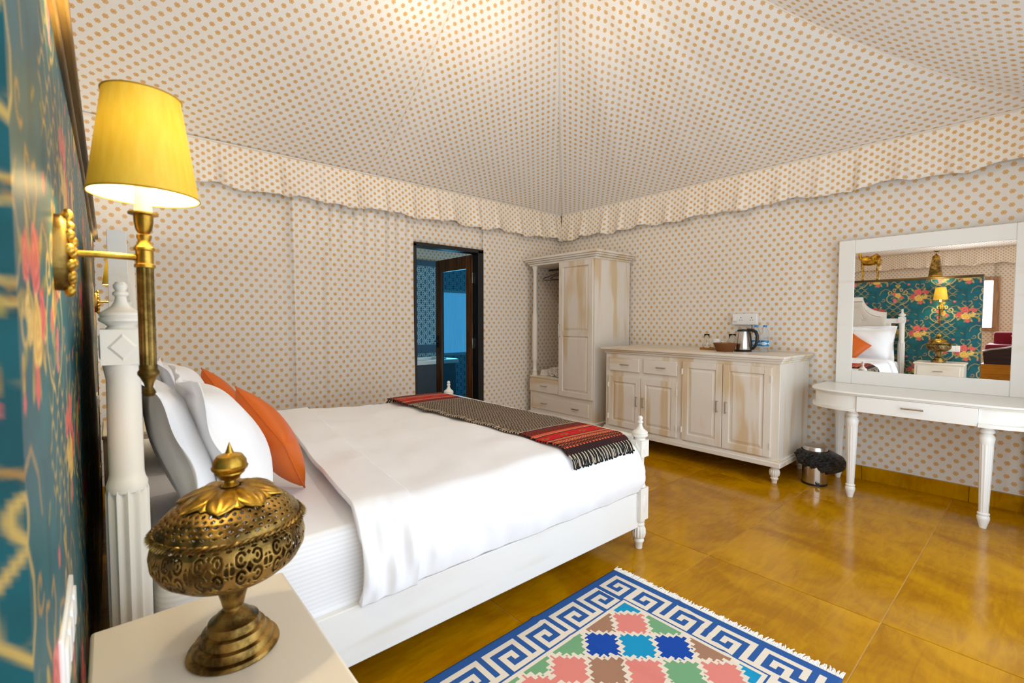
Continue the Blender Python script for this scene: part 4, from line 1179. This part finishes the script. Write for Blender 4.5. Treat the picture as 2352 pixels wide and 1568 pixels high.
for c in ((3.975, .915), (3.985, .245), (4.41, 1.10), (4.41, .06)):
    m = MB()
    m.lathe([(.017, 0), (.021, .02), (.030, .055), (.030, .07), (.025, .078), (.029, .083), (.029, .09), (.023, .096)], 24, c)
    m.lathe([(.023, .094), (.0335, .50), (.033, .515)], 60, c, flute=(.1, .505, 12, .13))
    m.lathe([(.033, .512), (.036, .53), (.038, .55), (.034, .565), (.026, .575), (.034, .582), (.036, .592), (.032, .602), (.028, .607), (.033, .625)], 24, c)
    make('leg', m, WV_Z, va)
mi = thing('wall_mirror', 'large mirror in broad white wooden frame standing on dressing table', 'mirror', (4.455, .61, .758), (0, math.radians(-.55), 0))
my, mz = .535, 1.125; fwid = .105
f = MB()
for (ya, yb, za, zb) in ((-my, -my+fwid, 0, mz), (my-fwid, my, 0, mz), (-my+fwid, my-fwid, 0, fwid), (-my+fwid, my-fwid, mz-fwid, mz)):
    f.box(-.018, .018, ya, yb, za, zb)
make('frame', f, WV, mi, bevel=.004)
t = NT('silvered_glass'); t.fin(t.mix(t.noise(t.coord(), 3, 2), (.93, .935, .93, 1), (.95, .95, .945, 1)), .004, 1.0)
make('glass', MB().box(-.008, .004, -my+fwid-.004, my-fwid+.004, fwid-.004, mz-fwid+.004), t.m, mi, smooth=False)

# ================================================================== PEDAL BIN
bn = thing('pedal_bin', 'small steel pedal bin with black liner bag beside sideboard', 'bin', (4.10, 1.175, 0))
make('body', MB().lathe([(.0005, .012), (.083, .012), (.083, .25), (.0005, .25)], 40, cap=False), STEEL, bn, angle=40)
make('base_ring', MB().lathe([(.0005, 0), (.087, 0), (.087, .014), (.0005, .014)], 40, cap=False), BLACKP, bn)
make('lid', MB().lathe([(.0005, .298), (.06, .297), (.08, .292), (.084, .284), (.084, .252), (.0005, .252)], 40, cap=False), STEEL, bn)
make('pedal', MB().box(-.03, .03, -.012, .012, .02, .034).add([], []), BLACKP, bn, loc=(-.075, -.04, 0), rot=(0, 0, .5), bevel=.004)
nu, nv = 72, 26; vs = []
rr = np.random.default_rng(3)
for i in range(nu):
    a = 2*PI*i/nu
    sag = .45+.55*max(0, math.cos(a+1.25))           # bag hangs lower towards the vanity
    reach = .034+.075*max(0, math.cos(a+1.25))**2
    for j in range(nv):
        h = j/(nv-1)
        r = .086+reach*math.sin(PI*min(1, h*1.02))**.7+.004*(1-h)
        z = .262-(.085+.085*sag)*h
        r += (.010*math.sin(a*7+h*6)+.007*math.sin(a*17-h*11+2)+.005*math.sin(a*29+h*20))*math.sin(PI*h)**.6
        z += (.008*math.sin(a*9+h*7)+.004*math.sin(a*23+1))*h
        vs.append((r*math.cos(a), r*math.sin(a), z))
t = NT('black_bin_liner'); n = t.noise(t.scale(t.coord(), (1, 1, 2)), 38, 4, .6, 1.2); t.bump(n, 1.0, .03); t.fin(t.mix(n, lin(6, 6, 8), lin(18, 18, 22)), .13, Specular_IOR_Level=.8)
make('liner_bag', MB().add(vs, [f[::-1] for f in grid_faces(nu, nv, True)]), t.m, bn, solid=-.0015, angle=80)

# ================================================================== NIGHTSTANDS
def nightstand(loc, label):
    t = thing('nightstand', label, 'nightstand', loc)
    w, dpt = .50, .355
    make('table_top', MB().box(-.005, dpt+.012, -w/2-.014, w/2+.014, .575, .60), WN, t, bevel=.007)
    make('body', MB().box(.0, dpt, -w/2, w/2, .12, .575), WN, t, bevel=.003)
    d = make('drawer', MB().box(dpt, dpt+.014, -w/2+.03, w/2-.03, .41, .555), WN, t, bevel=.004); pull(d, (dpt+.014, 0, .485), 'y', .09, 1)
    d = make('drawer', MB().box(dpt, dpt+.014, -w/2+.03, w/2-.03, .16, .39), WN, t, bevel=.004); pull(d, (dpt+.014, 0, .28), 'y', .09, 1)
    for x in (.03, dpt-.03):
        for y in (-w/2+.03, w/2-.03):
            m = MB(); turned_foot(m, (x, y), .122, .024); make('leg', m, WN, t)
    return t
nightstand((-.042, 1.025, 0), 'cream nightstand under brass pierced bowl and wall lamp')
nightstand((-.042, 3.73, 0), 'cream nightstand on far side of bed near back wall')

# ---- brass pierced bowl
bowl = thing('brass_bowl', 'aged brass pierced bowl with leafy domed lid and pedestal foot', 'bowl', (.172, 1.045, .60), (0, 0, .4))
make('foot', MB().lathe([(.0005, 0), (.078, 0), (.081, .004), (.079, .010), (.071, .0125), (.0695, .020), (.067, .026), (.059, .0285), (.0575, .036), (.055, .043), (.048, .046), (.0465, .053), (.044, .060), (.036, .064), (.030, .072), (.022, .079), (.018, .083), (.018, .088)], 48, cap=False), BRASS_OLD, bowl)
make('stem', MB().lathe([(.017, .086), (.019, .09), (.021, .10), (.026, .118), (.033, .138), (.036, .148)], 40, cap=False), BRASS_OLD, bowl)
def pierced(prof_fn, n, m, hole, name, mat, z_range):
    vs = []; fs = []
    for i in range(m+1):
        r, z = prof_fn(i/m)
        for k in range(n): a = 2*PI*k/n; vs.append((r*math.cos(a), r*math.sin(a), z))
    for i in range(m):
        for k in range(n):
            if hole(2*PI*(k+.5)/n, (i+.5)/m): continue
            fs.append((i*n+k, i*n+(k+1) % n, (i+1)*n+(k+1) % n, (i+1)*n+k))
    return make(name, MB().add(vs, fs), mat, bowl, solid=-.0018, angle=60)
def bprof(t):      # belly: bottom -> rim
    a = -1.25+t*(1.25+.95)
    return (.062+.070*math.cos(a)**.8 if math.cos(a) > 0 else .06, .205+.066*math.sin(a)*(1 if a < 0 else 1.0))
def bprof2(t):
    P = [(.034, .146), (.06, .150), (.095, .160), (.118, .178), (.130, .200), (.132, .220), (.128, .240), (.120, .252), (.116, .258)]
    q = t*(len(P)-1); i = min(len(P)-2, int(q)); f = q-i
    f2 = f
    return (P[i][0]*(1-f2)+P[i+1][0]*f2, P[i][1]*(1-f2)+P[i+1][1]*f2)
def belly_hole(a, t):
    if t < .33 or t > .86: return False
    v = (t-.595)/.265; av = abs(v)
    u = (a*13/(2*PI)) % 1-.5; au = abs(u)
    if .80 < av < .99:                                   # beaded rows
        q = (a*39/(2*PI)) % 1-.5
        return (q*1.6)**2+((av-.9)*5.5)**2 < .16
    if av >= .80: return False
    if (u*6.2)**2+(v*1.9)**2 < .55 and au > .018 and not (.16 < av < .24): return True      # split leaf
    r = math.hypot((au-.29)*4.2, (av-.40)*1.7); th = math.atan2((av-.40)*1.7, (au-.29)*4.2)
    if .36 < r < .62 and not (-.5 < th < .35): return True                                   # scroll
    if r < .17: return True
    if abs(au-.5)*4.4+av*1.5 < .42: return True                                              # lozenge between
    if math.hypot((au-.5)*5.5, (av-.66)*2.2) < .22: return True
    return False
pierced(bprof2, 520, 100, belly_hole, 'belly', BRASS_OLD, None)
def lprof(t):
    P = [(.124, .262), (.118, .274), (.102, .290), (.082, .303), (.058, .313), (.035, .320), (.012, .324)]
    q = t*(len(P)-1); i = min(len(P)-2, int(q)); f = q-i
    return (P[i][0]*(1-f)+P[i+1][0]*f, P[i][1]*(1-f)+P[i+1][1]*f)
def lid_hole(a, t):
    if t < .10 or t > .50: return False
    row = (t-.10)/.08; r = int(row); v = row-r-.5; p = 44
    u = (a*p/(2*PI)+.5*(r % 2)) % 1-.5
    return abs(u)*1.15+abs(v)*1.1 < .36
LID = pierced(lprof, 528, 72, lid_hole, 'lid', BRASS_OLD, None)
rope = MB()
for ph in (0, PI):
    rope.tube([((.1255+.0022*math.cos(k*.9+ph))*math.cos(2*PI*k/220), (.1255+.0022*math.cos(k*.9+ph))*math.sin(2*PI*k/220), .260+.0022*math.sin(k*.9+ph)) for k in range(220)], .0024, 6, closed=True)
make('rope_rim', rope, BRASS_OLD, bowl)
sp = MB()
for k in range(120):
    a = 2*PI*k/120+random.uniform(-.01, .01)
    sp.add([(.126*math.cos(a-.010), .126*math.sin(a-.010), .256), (.126*math.cos(a+.010), .126*math.sin(a+.010), .256), (.126*math.cos(a), .126*math.sin(a), .262), (.137*math.cos(a), .137*math.sin(a), .254)], [(0, 1, 3), (1, 2, 3), (2, 0, 3), (0, 2, 1)])
make('spiked_edge', sp, BRASS_OLD, bowl)
def petal_mesh(scale, lift):
    nu, nv = 9, 11; vs = []
    for i in range(nu):
        u = -1+2*i/(nu-1)
        for j in range(nv):
            t = j/(nv-1)
            half = scale*.031*math.sin(PI*min(1, t*.86+.10))**.8*(1 if t < .99 else .02)
            r = .018+t*.075*scale
            zz = np.interp(r, [.012, .035, .058, .082, .102, .118], [.324, .320, .313, .303, .290, .274])+lift+.007*(1-u*u)*math.sin(PI*t)**.7-.0042*abs(math.sin(u*PI*1.5))*math.sin(PI*t)+.003*t
            vs.append((r, u*half, zz))
    return MB().add(vs, grid_faces(nu, nv))
PET_ME = []
for k in range(16):
    big = k % 2 == 0
    o = make('petal', petal_mesh(1.0 if big else .86, .004 if big else .001), BRASS, LID, solid=.002, angle=70)
    o.rotation_euler = (0, 0, 2*PI*k/16)
make('knob', MB().lathe([(.013, .322), (.016, .328), (.010, .334), (.010, .338), (.017, .342), (.019, .347), (.026, .353), (.026, .356), (.031, .361), (.032, .365), (.0295, .368), (.029, .376), (.022, .387), (.010, .391), (.0075, .392), (.004, .402), (.0004, .413)], 32, cap=False), BRASS, bowl)

# ---- wall lamps
SHADE = NT('yellow_silk_shade'); t = SHADE
st = t.noise(t.scale(t.coord(), (70, 70, 3)), 1.6, 3, .6)
bf = t.new('ShaderNodeNewGeometry').outputs['Backfacing']
col = t.mix(bf, t.mix(st, lin(236, 178, 16), lin(252, 212, 84)), lin(250, 240, 215))
tl = t.new('ShaderNodeBsdfTranslucent'); t.put(tl.inputs[0], col)
t.fin(col, .6)
mx = t.new('ShaderNodeMixShader'); mx.inputs[0].default_value = .008; t.l.new(t.b.outputs[0], mx.inputs[1]); t.l.new(tl.outputs[0], mx.inputs[2]); t.l.new(mx.outputs[0], t.out.inputs[0])
SHADE = t.m
t = NT('glowing_bulb'); t.fin((1, .9, .7, 1), .4, Emission_Color=(1, .78, .42, 1), Emission_Strength=14); BULB = t.m
t = NT('ivory_candle_sleeve'); t.fin(lin(250, 236, 190), .5, Subsurface_Weight=0.0); SLEEVE = t.m
def sconce(loc, label, power):
    t = thing('wall_lamp', label, 'lamp', loc, group=None)
    # backplate rosette (oval), axis x
    m = MB(); seg = 32
    for (r, x) in ((.5, 0), (1, 0), (1.0, .012), (.9, .018), (.8, .020)):
        m.v += [(x, r*.030*math.cos(2*PI*k/seg), r*.062*math.sin(2*PI*k/seg)) for k in range(seg)]
    for i in range(4): m.f += [(i*seg+k, i*seg+(k+1) % seg, (i+1)*seg+(k+1) % seg, (i+1)*seg+k) for k in range(seg)]
    m.f += [tuple(4*seg+k for k in range(seg))]
    bp = make('backplate', m, BRASS_DARK, t)
    m = MB()
    for k in range(11):
        a = 2*PI*k/11+.2
        m.ball((.021, .019*math.cos(a), .044*math.sin(a)), .0085, 10, 1.2, 6)
    for k in range(6):
        a = 2*PI*k/6; m.ball((.024, .009*math.cos(a), .02*math.sin(a)), .0085, 10, 1.3, 6)
    m.ball((.02, 0, .06), .008, 10, 1.5, 6); m.ball((.02, 0, -.06), .008, 10, 1.5, 6)
    make('rosette', m, BRASS, bp)
    make('arm', MB().tube([(.02, 0, 0), (.06, 0, .001), (.115, 0, 0)], .0055, 12), BRASS, t)
    c = (.118, 0)
    make('socket_cup', MB().lathe([(.012, -.018), (.0155, -.017), (.0155, -.012), (.013, -.010), (.013, .012), (.0155, .014), (.0155, .018), (.011, .024), (.009, .030), (.011, .036), (.011, .040), (.008, .043), (.012, .050), (.014, .062), (.0145, .074), (.022, .076), (.022, .079), (.012, .08)], 32, c), BRASS, t)
    make('torch_tube', MB().lathe([(.0125, -.205), (.0125, -.018)], 48, c, flute=(-.3, .1, 14, .08)), BRASS_DARK, t)
    make('end_finial', MB().lathe([(.0005, -.247), (.008, -.246), (.0105, -.240), (.008, -.234), (.006, -.230), (.008, -.222), (.0125, -.212), (.016, -.207), (.016, -.202), (.0135, -.198), (.0135, -.19)], 28, c, cap=False), BRASS_DARK, t)
    make('candle_sleeve', MB().lathe([(.0125, .078), (.0125, .128), (.009, .130)], 24, c), SLEEVE, t)
    sh = MB().lathe([(.080, .108), (.0795, .112), (.056, .278), (.0565, .282)], 56, (c[0]+.004, 0), cap=False)
    so_ = make('lamp_shade', sh, SHADE, t)
    rim = MB().tube([(c[0]+.004+.0802*math.cos(2*PI*k/56), .0802*math.sin(2*PI*k/56), .1085) for k in range(56)], .0016, 6, closed=True)
    make('rim_piping', rim, plain('ochre_piping', lin(190, 140, 10), .6), so_)
    rim = MB().tube([(c[0]+.004+.0567*math.cos(2*PI*k/56), .0567*math.sin(2*PI*k/56), .2815) for k in range(56)], .0014, 6, closed=True)
    make('rim_piping', rim, plain('ochre_piping', lin(190, 140, 10), .6), so_)
    make('bulb', MB().lathe([(.006, .13), (.010, .14), (.0165, .158), (.016, .175), (.008, .19), (.001, .194)], 16, c, cap=False), BULB, t)
    l = bpy.data.lights.new('lamp_light', 'POINT'); l.energy = power; l.color = (1, .84, .52); l.shadow_soft_size = .03
    lo = bpy.data.objects.new('lamp_light', l); COL.objects.link(lo); lo.parent = t; lo.location = (c[0], 0, .215)
    return t
sconce((PX, 1.06, 1.360), 'brass wall lamp with yellow shade above pierced bowl', 14)
sconce((PX, 3.80, 1.360), 'brass wall lamp with yellow shade on far side of bed', 14)

# ---- switch plates on the partition
def plate(y, z, w, h, nsw, label):
    t = thing('switch_plate', label, 'switch', (PX, y, z))
    make('plate', MB().box(-.002, .009, -w/2, w/2, -h/2, h/2), WHITEP, t, bevel=.003)
    for k in range(nsw):
        yy = -w/2+w*(k+.5)/nsw
        make('rocker', MB().box(.008, .0125, yy-w/nsw*.36, yy+w/nsw*.36, -h*.3, h*.3), WHITEP, t, bevel=.002)
plate(.96, .78, .22, .085, 4, 'white switch plate low on teal paper behind pierced bowl')
plate(3.45, .80, .15, .085, 3, 'white switch plate on teal paper beyond headboard, upper one')
plate(3.45, .42, .15, .085, 2, 'white switch plate on teal paper beyond headboard, lower one')

# ================================================================== RUG
def rug():
    # local x along bed length, y across; corner nearest bed foot at origin, rug spreads to -x and -y
    c = .0075
    nx, ny = 200, 128           # 1.50 x .96 m
    L = lambda *q: lin(*q)
    BLU, CRM, PNK, TAN, GRN, TEA, RYL = L(38, 84, 148), L(226, 212, 192), L(218, 128, 116), L(160, 118, 92), L(112, 160, 116), L(8, 140, 184), L(6, 66, 158)
    img = np.zeros((nx, ny), int); pal = [BLU, CRM, PNK, TAN, GRN, TEA, RYL]
    def keybit(a, b):           # a along edge (blocks), b depth (blocks 0..6)
        # meander spiral: square hook
        a %= 8
        G = ["11111110",
             "10000010",
             "10111010",
             "10101010",
             "10001010",
             "11111011" ]
        if b < 0 or b > 5: return 0
        return 1 if G[b][a] == '1' else 0
    border = 26                 # cells of border
    for i in range(nx):
        for j in range(ny):
            di, dj = min(i, nx-1-i), min(j, ny-1-j); d = min(di, dj)
            v = 0
            if i < border and j < border:
                v = keybit((j-5)//3, (i-5)//3) if i >= 5 and j >= 5 else 0
                if (i >= 24 and j >= 24): v = 1
            elif d < border:
                dd = d-5
                if 0 <= dd < 18:
                    b = dd//3
                    v = keybit((j if di <= dj else i)//3, b)
                if d >= 24: v = 1
            else:
                # field of lozenges in rows counted from the corner, saw-toothed cream outlines
                u, w = min(i, nx-1-i)-border, j-border
                p = 25.5
                A, B = u+w, u-w
                tri = lambda q, per: abs((q/per) % 2-1)*2-1
                ca = (A+1.5*tri(B, 2.6))/p+.5; cb = (B+1.5*tri(A, 2.6))/p+.5
                fa, fb_ = abs(ca-round(ca)), abs(cb-round(cb))
                if min(fa, fb_)*p < 1.7: v = 1
                else:
                    r_, c_ = math.floor(ca), -math.floor(cb)
                    T = {0: {0: 5}, 1: {-1: 3, 0: 2, 1: 4}, 2: {-2: 4, -1: 6, 0: 5, 1: 6, 2: 3}, 3: {-3: 4, -2: 2, -1: 3, 0: 2, 1: 4, 2: 2, 3: 5}}
                    v = T.get(r_, {}).get(c_)
                    if v is None: v = [2, 4, 6, 3, 5][(r_*2+c_*3) % 5]
            img[i, j] = v
    vs = []
    for i in range(nx+1):
        for j in range(ny+1):
            x, y = -i*c, -j*c
            z = .006
            # a wrinkle crossing the rug and a faint fold
            q = (x+.555)+.18*(y+.1)
            z += .010*math.exp(-(q/.012)**2)*(.6+.4*math.sin(y*9))
            q2 = (x+.25)-.62*(y+.75)
            z += .003*math.exp(-(q2/.01)**2)
            vs.append((x, y, z))
    fs = [(i*(ny+1)+j, (i+1)*(ny+1)+j, (i+1)*(ny+1)+j+1, i*(ny+1)+j+1) for i in range(nx) for j in range(ny)]
    t = thing('rug', 'blue Greek-key bordered cotton rug with coloured lozenges and white fringe', 'rug', (1.885, 1.40, 0), (0, 0, math.radians(1.2)))
    o = make('weave', MB().add(vs, fs), RUGMAT, t, solid=-.005, angle=80)
    set_face_colors(o.data, [pal[v] for v in img.ravel()])
    FR = plain('white_cotton_fringe', lin(238, 232, 224), .95)
    m = MB(); r = random.Random(2)
    for k in range(210):
        y = -k*(ny*c)/210-.002; a = r.uniform(-.5, .5); ln = r.uniform(.025, .042)
        m.tube([(-.004, y, .006), (.01, y+a*.004, .007+.003*r.random()), (ln*.7, y+a*.012, .005), (ln, y+a*.02, .003)], [.0028, .003, .0028, .0022], 5)
    f = make('fringe', m, FR, t); f['kind'] = 'stuff'
rug()

# ================================================================== things seen in the mirror
GILT = brass('gilded_statue_brass', lin(120, 80, 22), lin(220, 168, 58), .4)
cx, cy, cz = PX-PT/2, 1.905, PZ+.008
m = MB()
V = Vector
bodyP = [(0, .085, .215), (0, .06, .24), (0, 0, .25), (0, -.05, .235), (0, -.085, .215)]
m.tube([(0, .10, .235), (0, .085, .232), (0, .05, .222), (0, .0, .215), (0, -.04, .225), (0, -.075, .24), (0, -.10, .235)], [.018, .046, .055, .050, .055, .056, .022], 14)
m.tube([(0, -.02, .24), (0, -.06, .275), (0, -.085, .262)], [.02, .022, .012], 10)
m.tube([(0, .085, .235), (0, .108, .26), (0, .112, .31), (0, .108, .35), (0, .12, .375)], [.026, .019, .015, .014, .012], 12)
m.tube([(0, .105, .372), (0, .13, .382), (0, .165, .37)], [.016, .017, .009], 12)
for sx in (-1, 1):
    m.tube([(sx*.018, .078, .22), (sx*.020, .080, .16), (sx*.020, .078, .11), (sx*.020, .072, .05), (sx*.020, .074, .012), (sx*.02, .084, .004)], [.019, .013, .010, .008, .010, .010], 10)
    m.tube([(sx*.018, -.078, .225), (sx*.021, -.082, .165), (sx*.021, -.070, .115), (sx*.021, -.078, .055), (sx*.021, -.074, .012), (sx*.021, -.064, .004)], [.022, .015, .010, .008, .010, .010], 10)
m.tube([(0, -.1, .24), (0, -.112, .2), (0, -.108, .16)], [.006, .004, .003], 6)
m.v = [(x*1.3, y*1.25, z*1.38) for x, y, z in m.v]
tag(make('camel_statue', m, GILT, loc=(cx, cy, cz), rot=(0, 0, 0)), 'gilt camel statue standing on top of teal partition', 'statue')
ob = thing('tower_lantern', 'tall tapering brass tower ornament on top of teal partition', 'ornament', (cx, 1.145, cz))
fru = lambda a, b, z0, z1: MB().frustum([(-a, -a, z0), (a, -a, z0), (a, a, z0), (-a, a, z0)], [(-b, -b, z1), (b, -b, z1), (b, b, z1), (-b, b, z1)])
make('base', fru(.074, .072, 0, .02), GILT, ob, smooth=False, bevel=.003)
make('body', fru(.070, .040, .02, .275), BRASS_OLD, ob, smooth=False, bevel=.003)
make('roof', fru(.045, .003, .275, .335), GILT, ob, smooth=False)
bd = MB(); bd.tube([(0, .02, .335), (0, .008, .338), (0, -.012, .335), (0, -.035, .345)], [.003, .009, .009, .002], 8); bd.tube([(0, 0, .305), (0, 0, .335)], .002, 6); bd.tube([(0, .014, .338), (0, .022, .348), (0, .032, .346)], [.006, .006, .001], 8)
make('bird', bd, BRASS_DARK, ob, loc=(0, 0, .025))
# chaise longue
ch = thing('chaise_longue', 'dark carved chaise with crimson upholstery in sitting area', 'sofa', (-3.9, .35, 0), (0, 0, 0))
CRIM = linen('crimson_velvet', lin(140, 14, 40), .8, .2); DKW = wood('dark_carved_wood', lin(30, 14, 12), lin(64, 30, 26), 'y', .4)
side = [(-.45, .30), (.50, .30), (.52, .52), (.42, .56), (.2, .60), (.05, .66), (-.15, .74), (-.35, .80), (-.45, .80)]
for xx in (-.36, .36):
    s = MB().prism_x(side, xx-.03, xx+.03); make('side_panel', s, DKW, ch, bevel=.006)
    s = MB().tube([(xx, y, z+.01) for y, z in side[2:]], .022, 8); make('top_roll', s, plain('pale_trim_wood', lin(196, 190, 190), .4), ch)
make('seat', rounded_slab(-.33, .33, -.42, .50, .36, .66, .05), CRIM, ch)
make('backrest', rounded_slab(-.33, -.12, -.42, .42, .6, .88, .05), CRIM, ch)
make('plinth', MB().box(-.40, .40, -.46, .54, .0, .30), wood('honey_wood', lin(190, 120, 10), lin(226, 156, 30), 'y'), ch, bevel=.01)
o = lean(pillow_mesh(.34, .34, .14, 0, 5, 20, .003), 'cushion', ORANGE, (-3.88, .30, .85), math.radians(30), 'orange cushion on crimson chaise', 'cushion', None, .6)

# ---- pendant under the canopy top (its warm glow shows on the roof cloth)
pd = thing('pendant_lantern', 'brass pendant lantern hanging from top of tent canopy', 'lamp', (1.75, RY, 3.2))
make('cord', MB().tube([(0, 0, .28), (0, 0, .82)], .004, 6), BLACKP, pd)
make('cap', MB().lathe([(.0005, .30), (.02, .29), (.06, .24), (.125, .172), (.127, .166), (.0005, .166)], 24, cap=False), BRASS, pd)
make('base', MB().lathe([(.088, .012), (.104, .012), (.104, .026), (.088, .026), (.088, .012)], 32, cap=False), BRASS, pd)
for k in range(8):
    a = 2*PI*k/8; make('bar', MB().tube([(.1*math.cos(a), .1*math.sin(a), .02), (.12*math.cos(a), .12*math.sin(a), .1), (.1*math.cos(a), .1*math.sin(a), .2)], .005, 6), BRASS, pd)
make('bulb', MB().ball((0, 0, .11), .03, 16), BULB, pd)
l = bpy.data.lights.new('pendant_offscreen', 'POINT'); l.energy = 52; l.color = (1, .91, .76); l.shadow_soft_size = .06
lo = bpy.data.objects.new('pendant_offscreen', l); COL.objects.link(lo); lo.parent = pd; lo.location = (0, 0, .11)
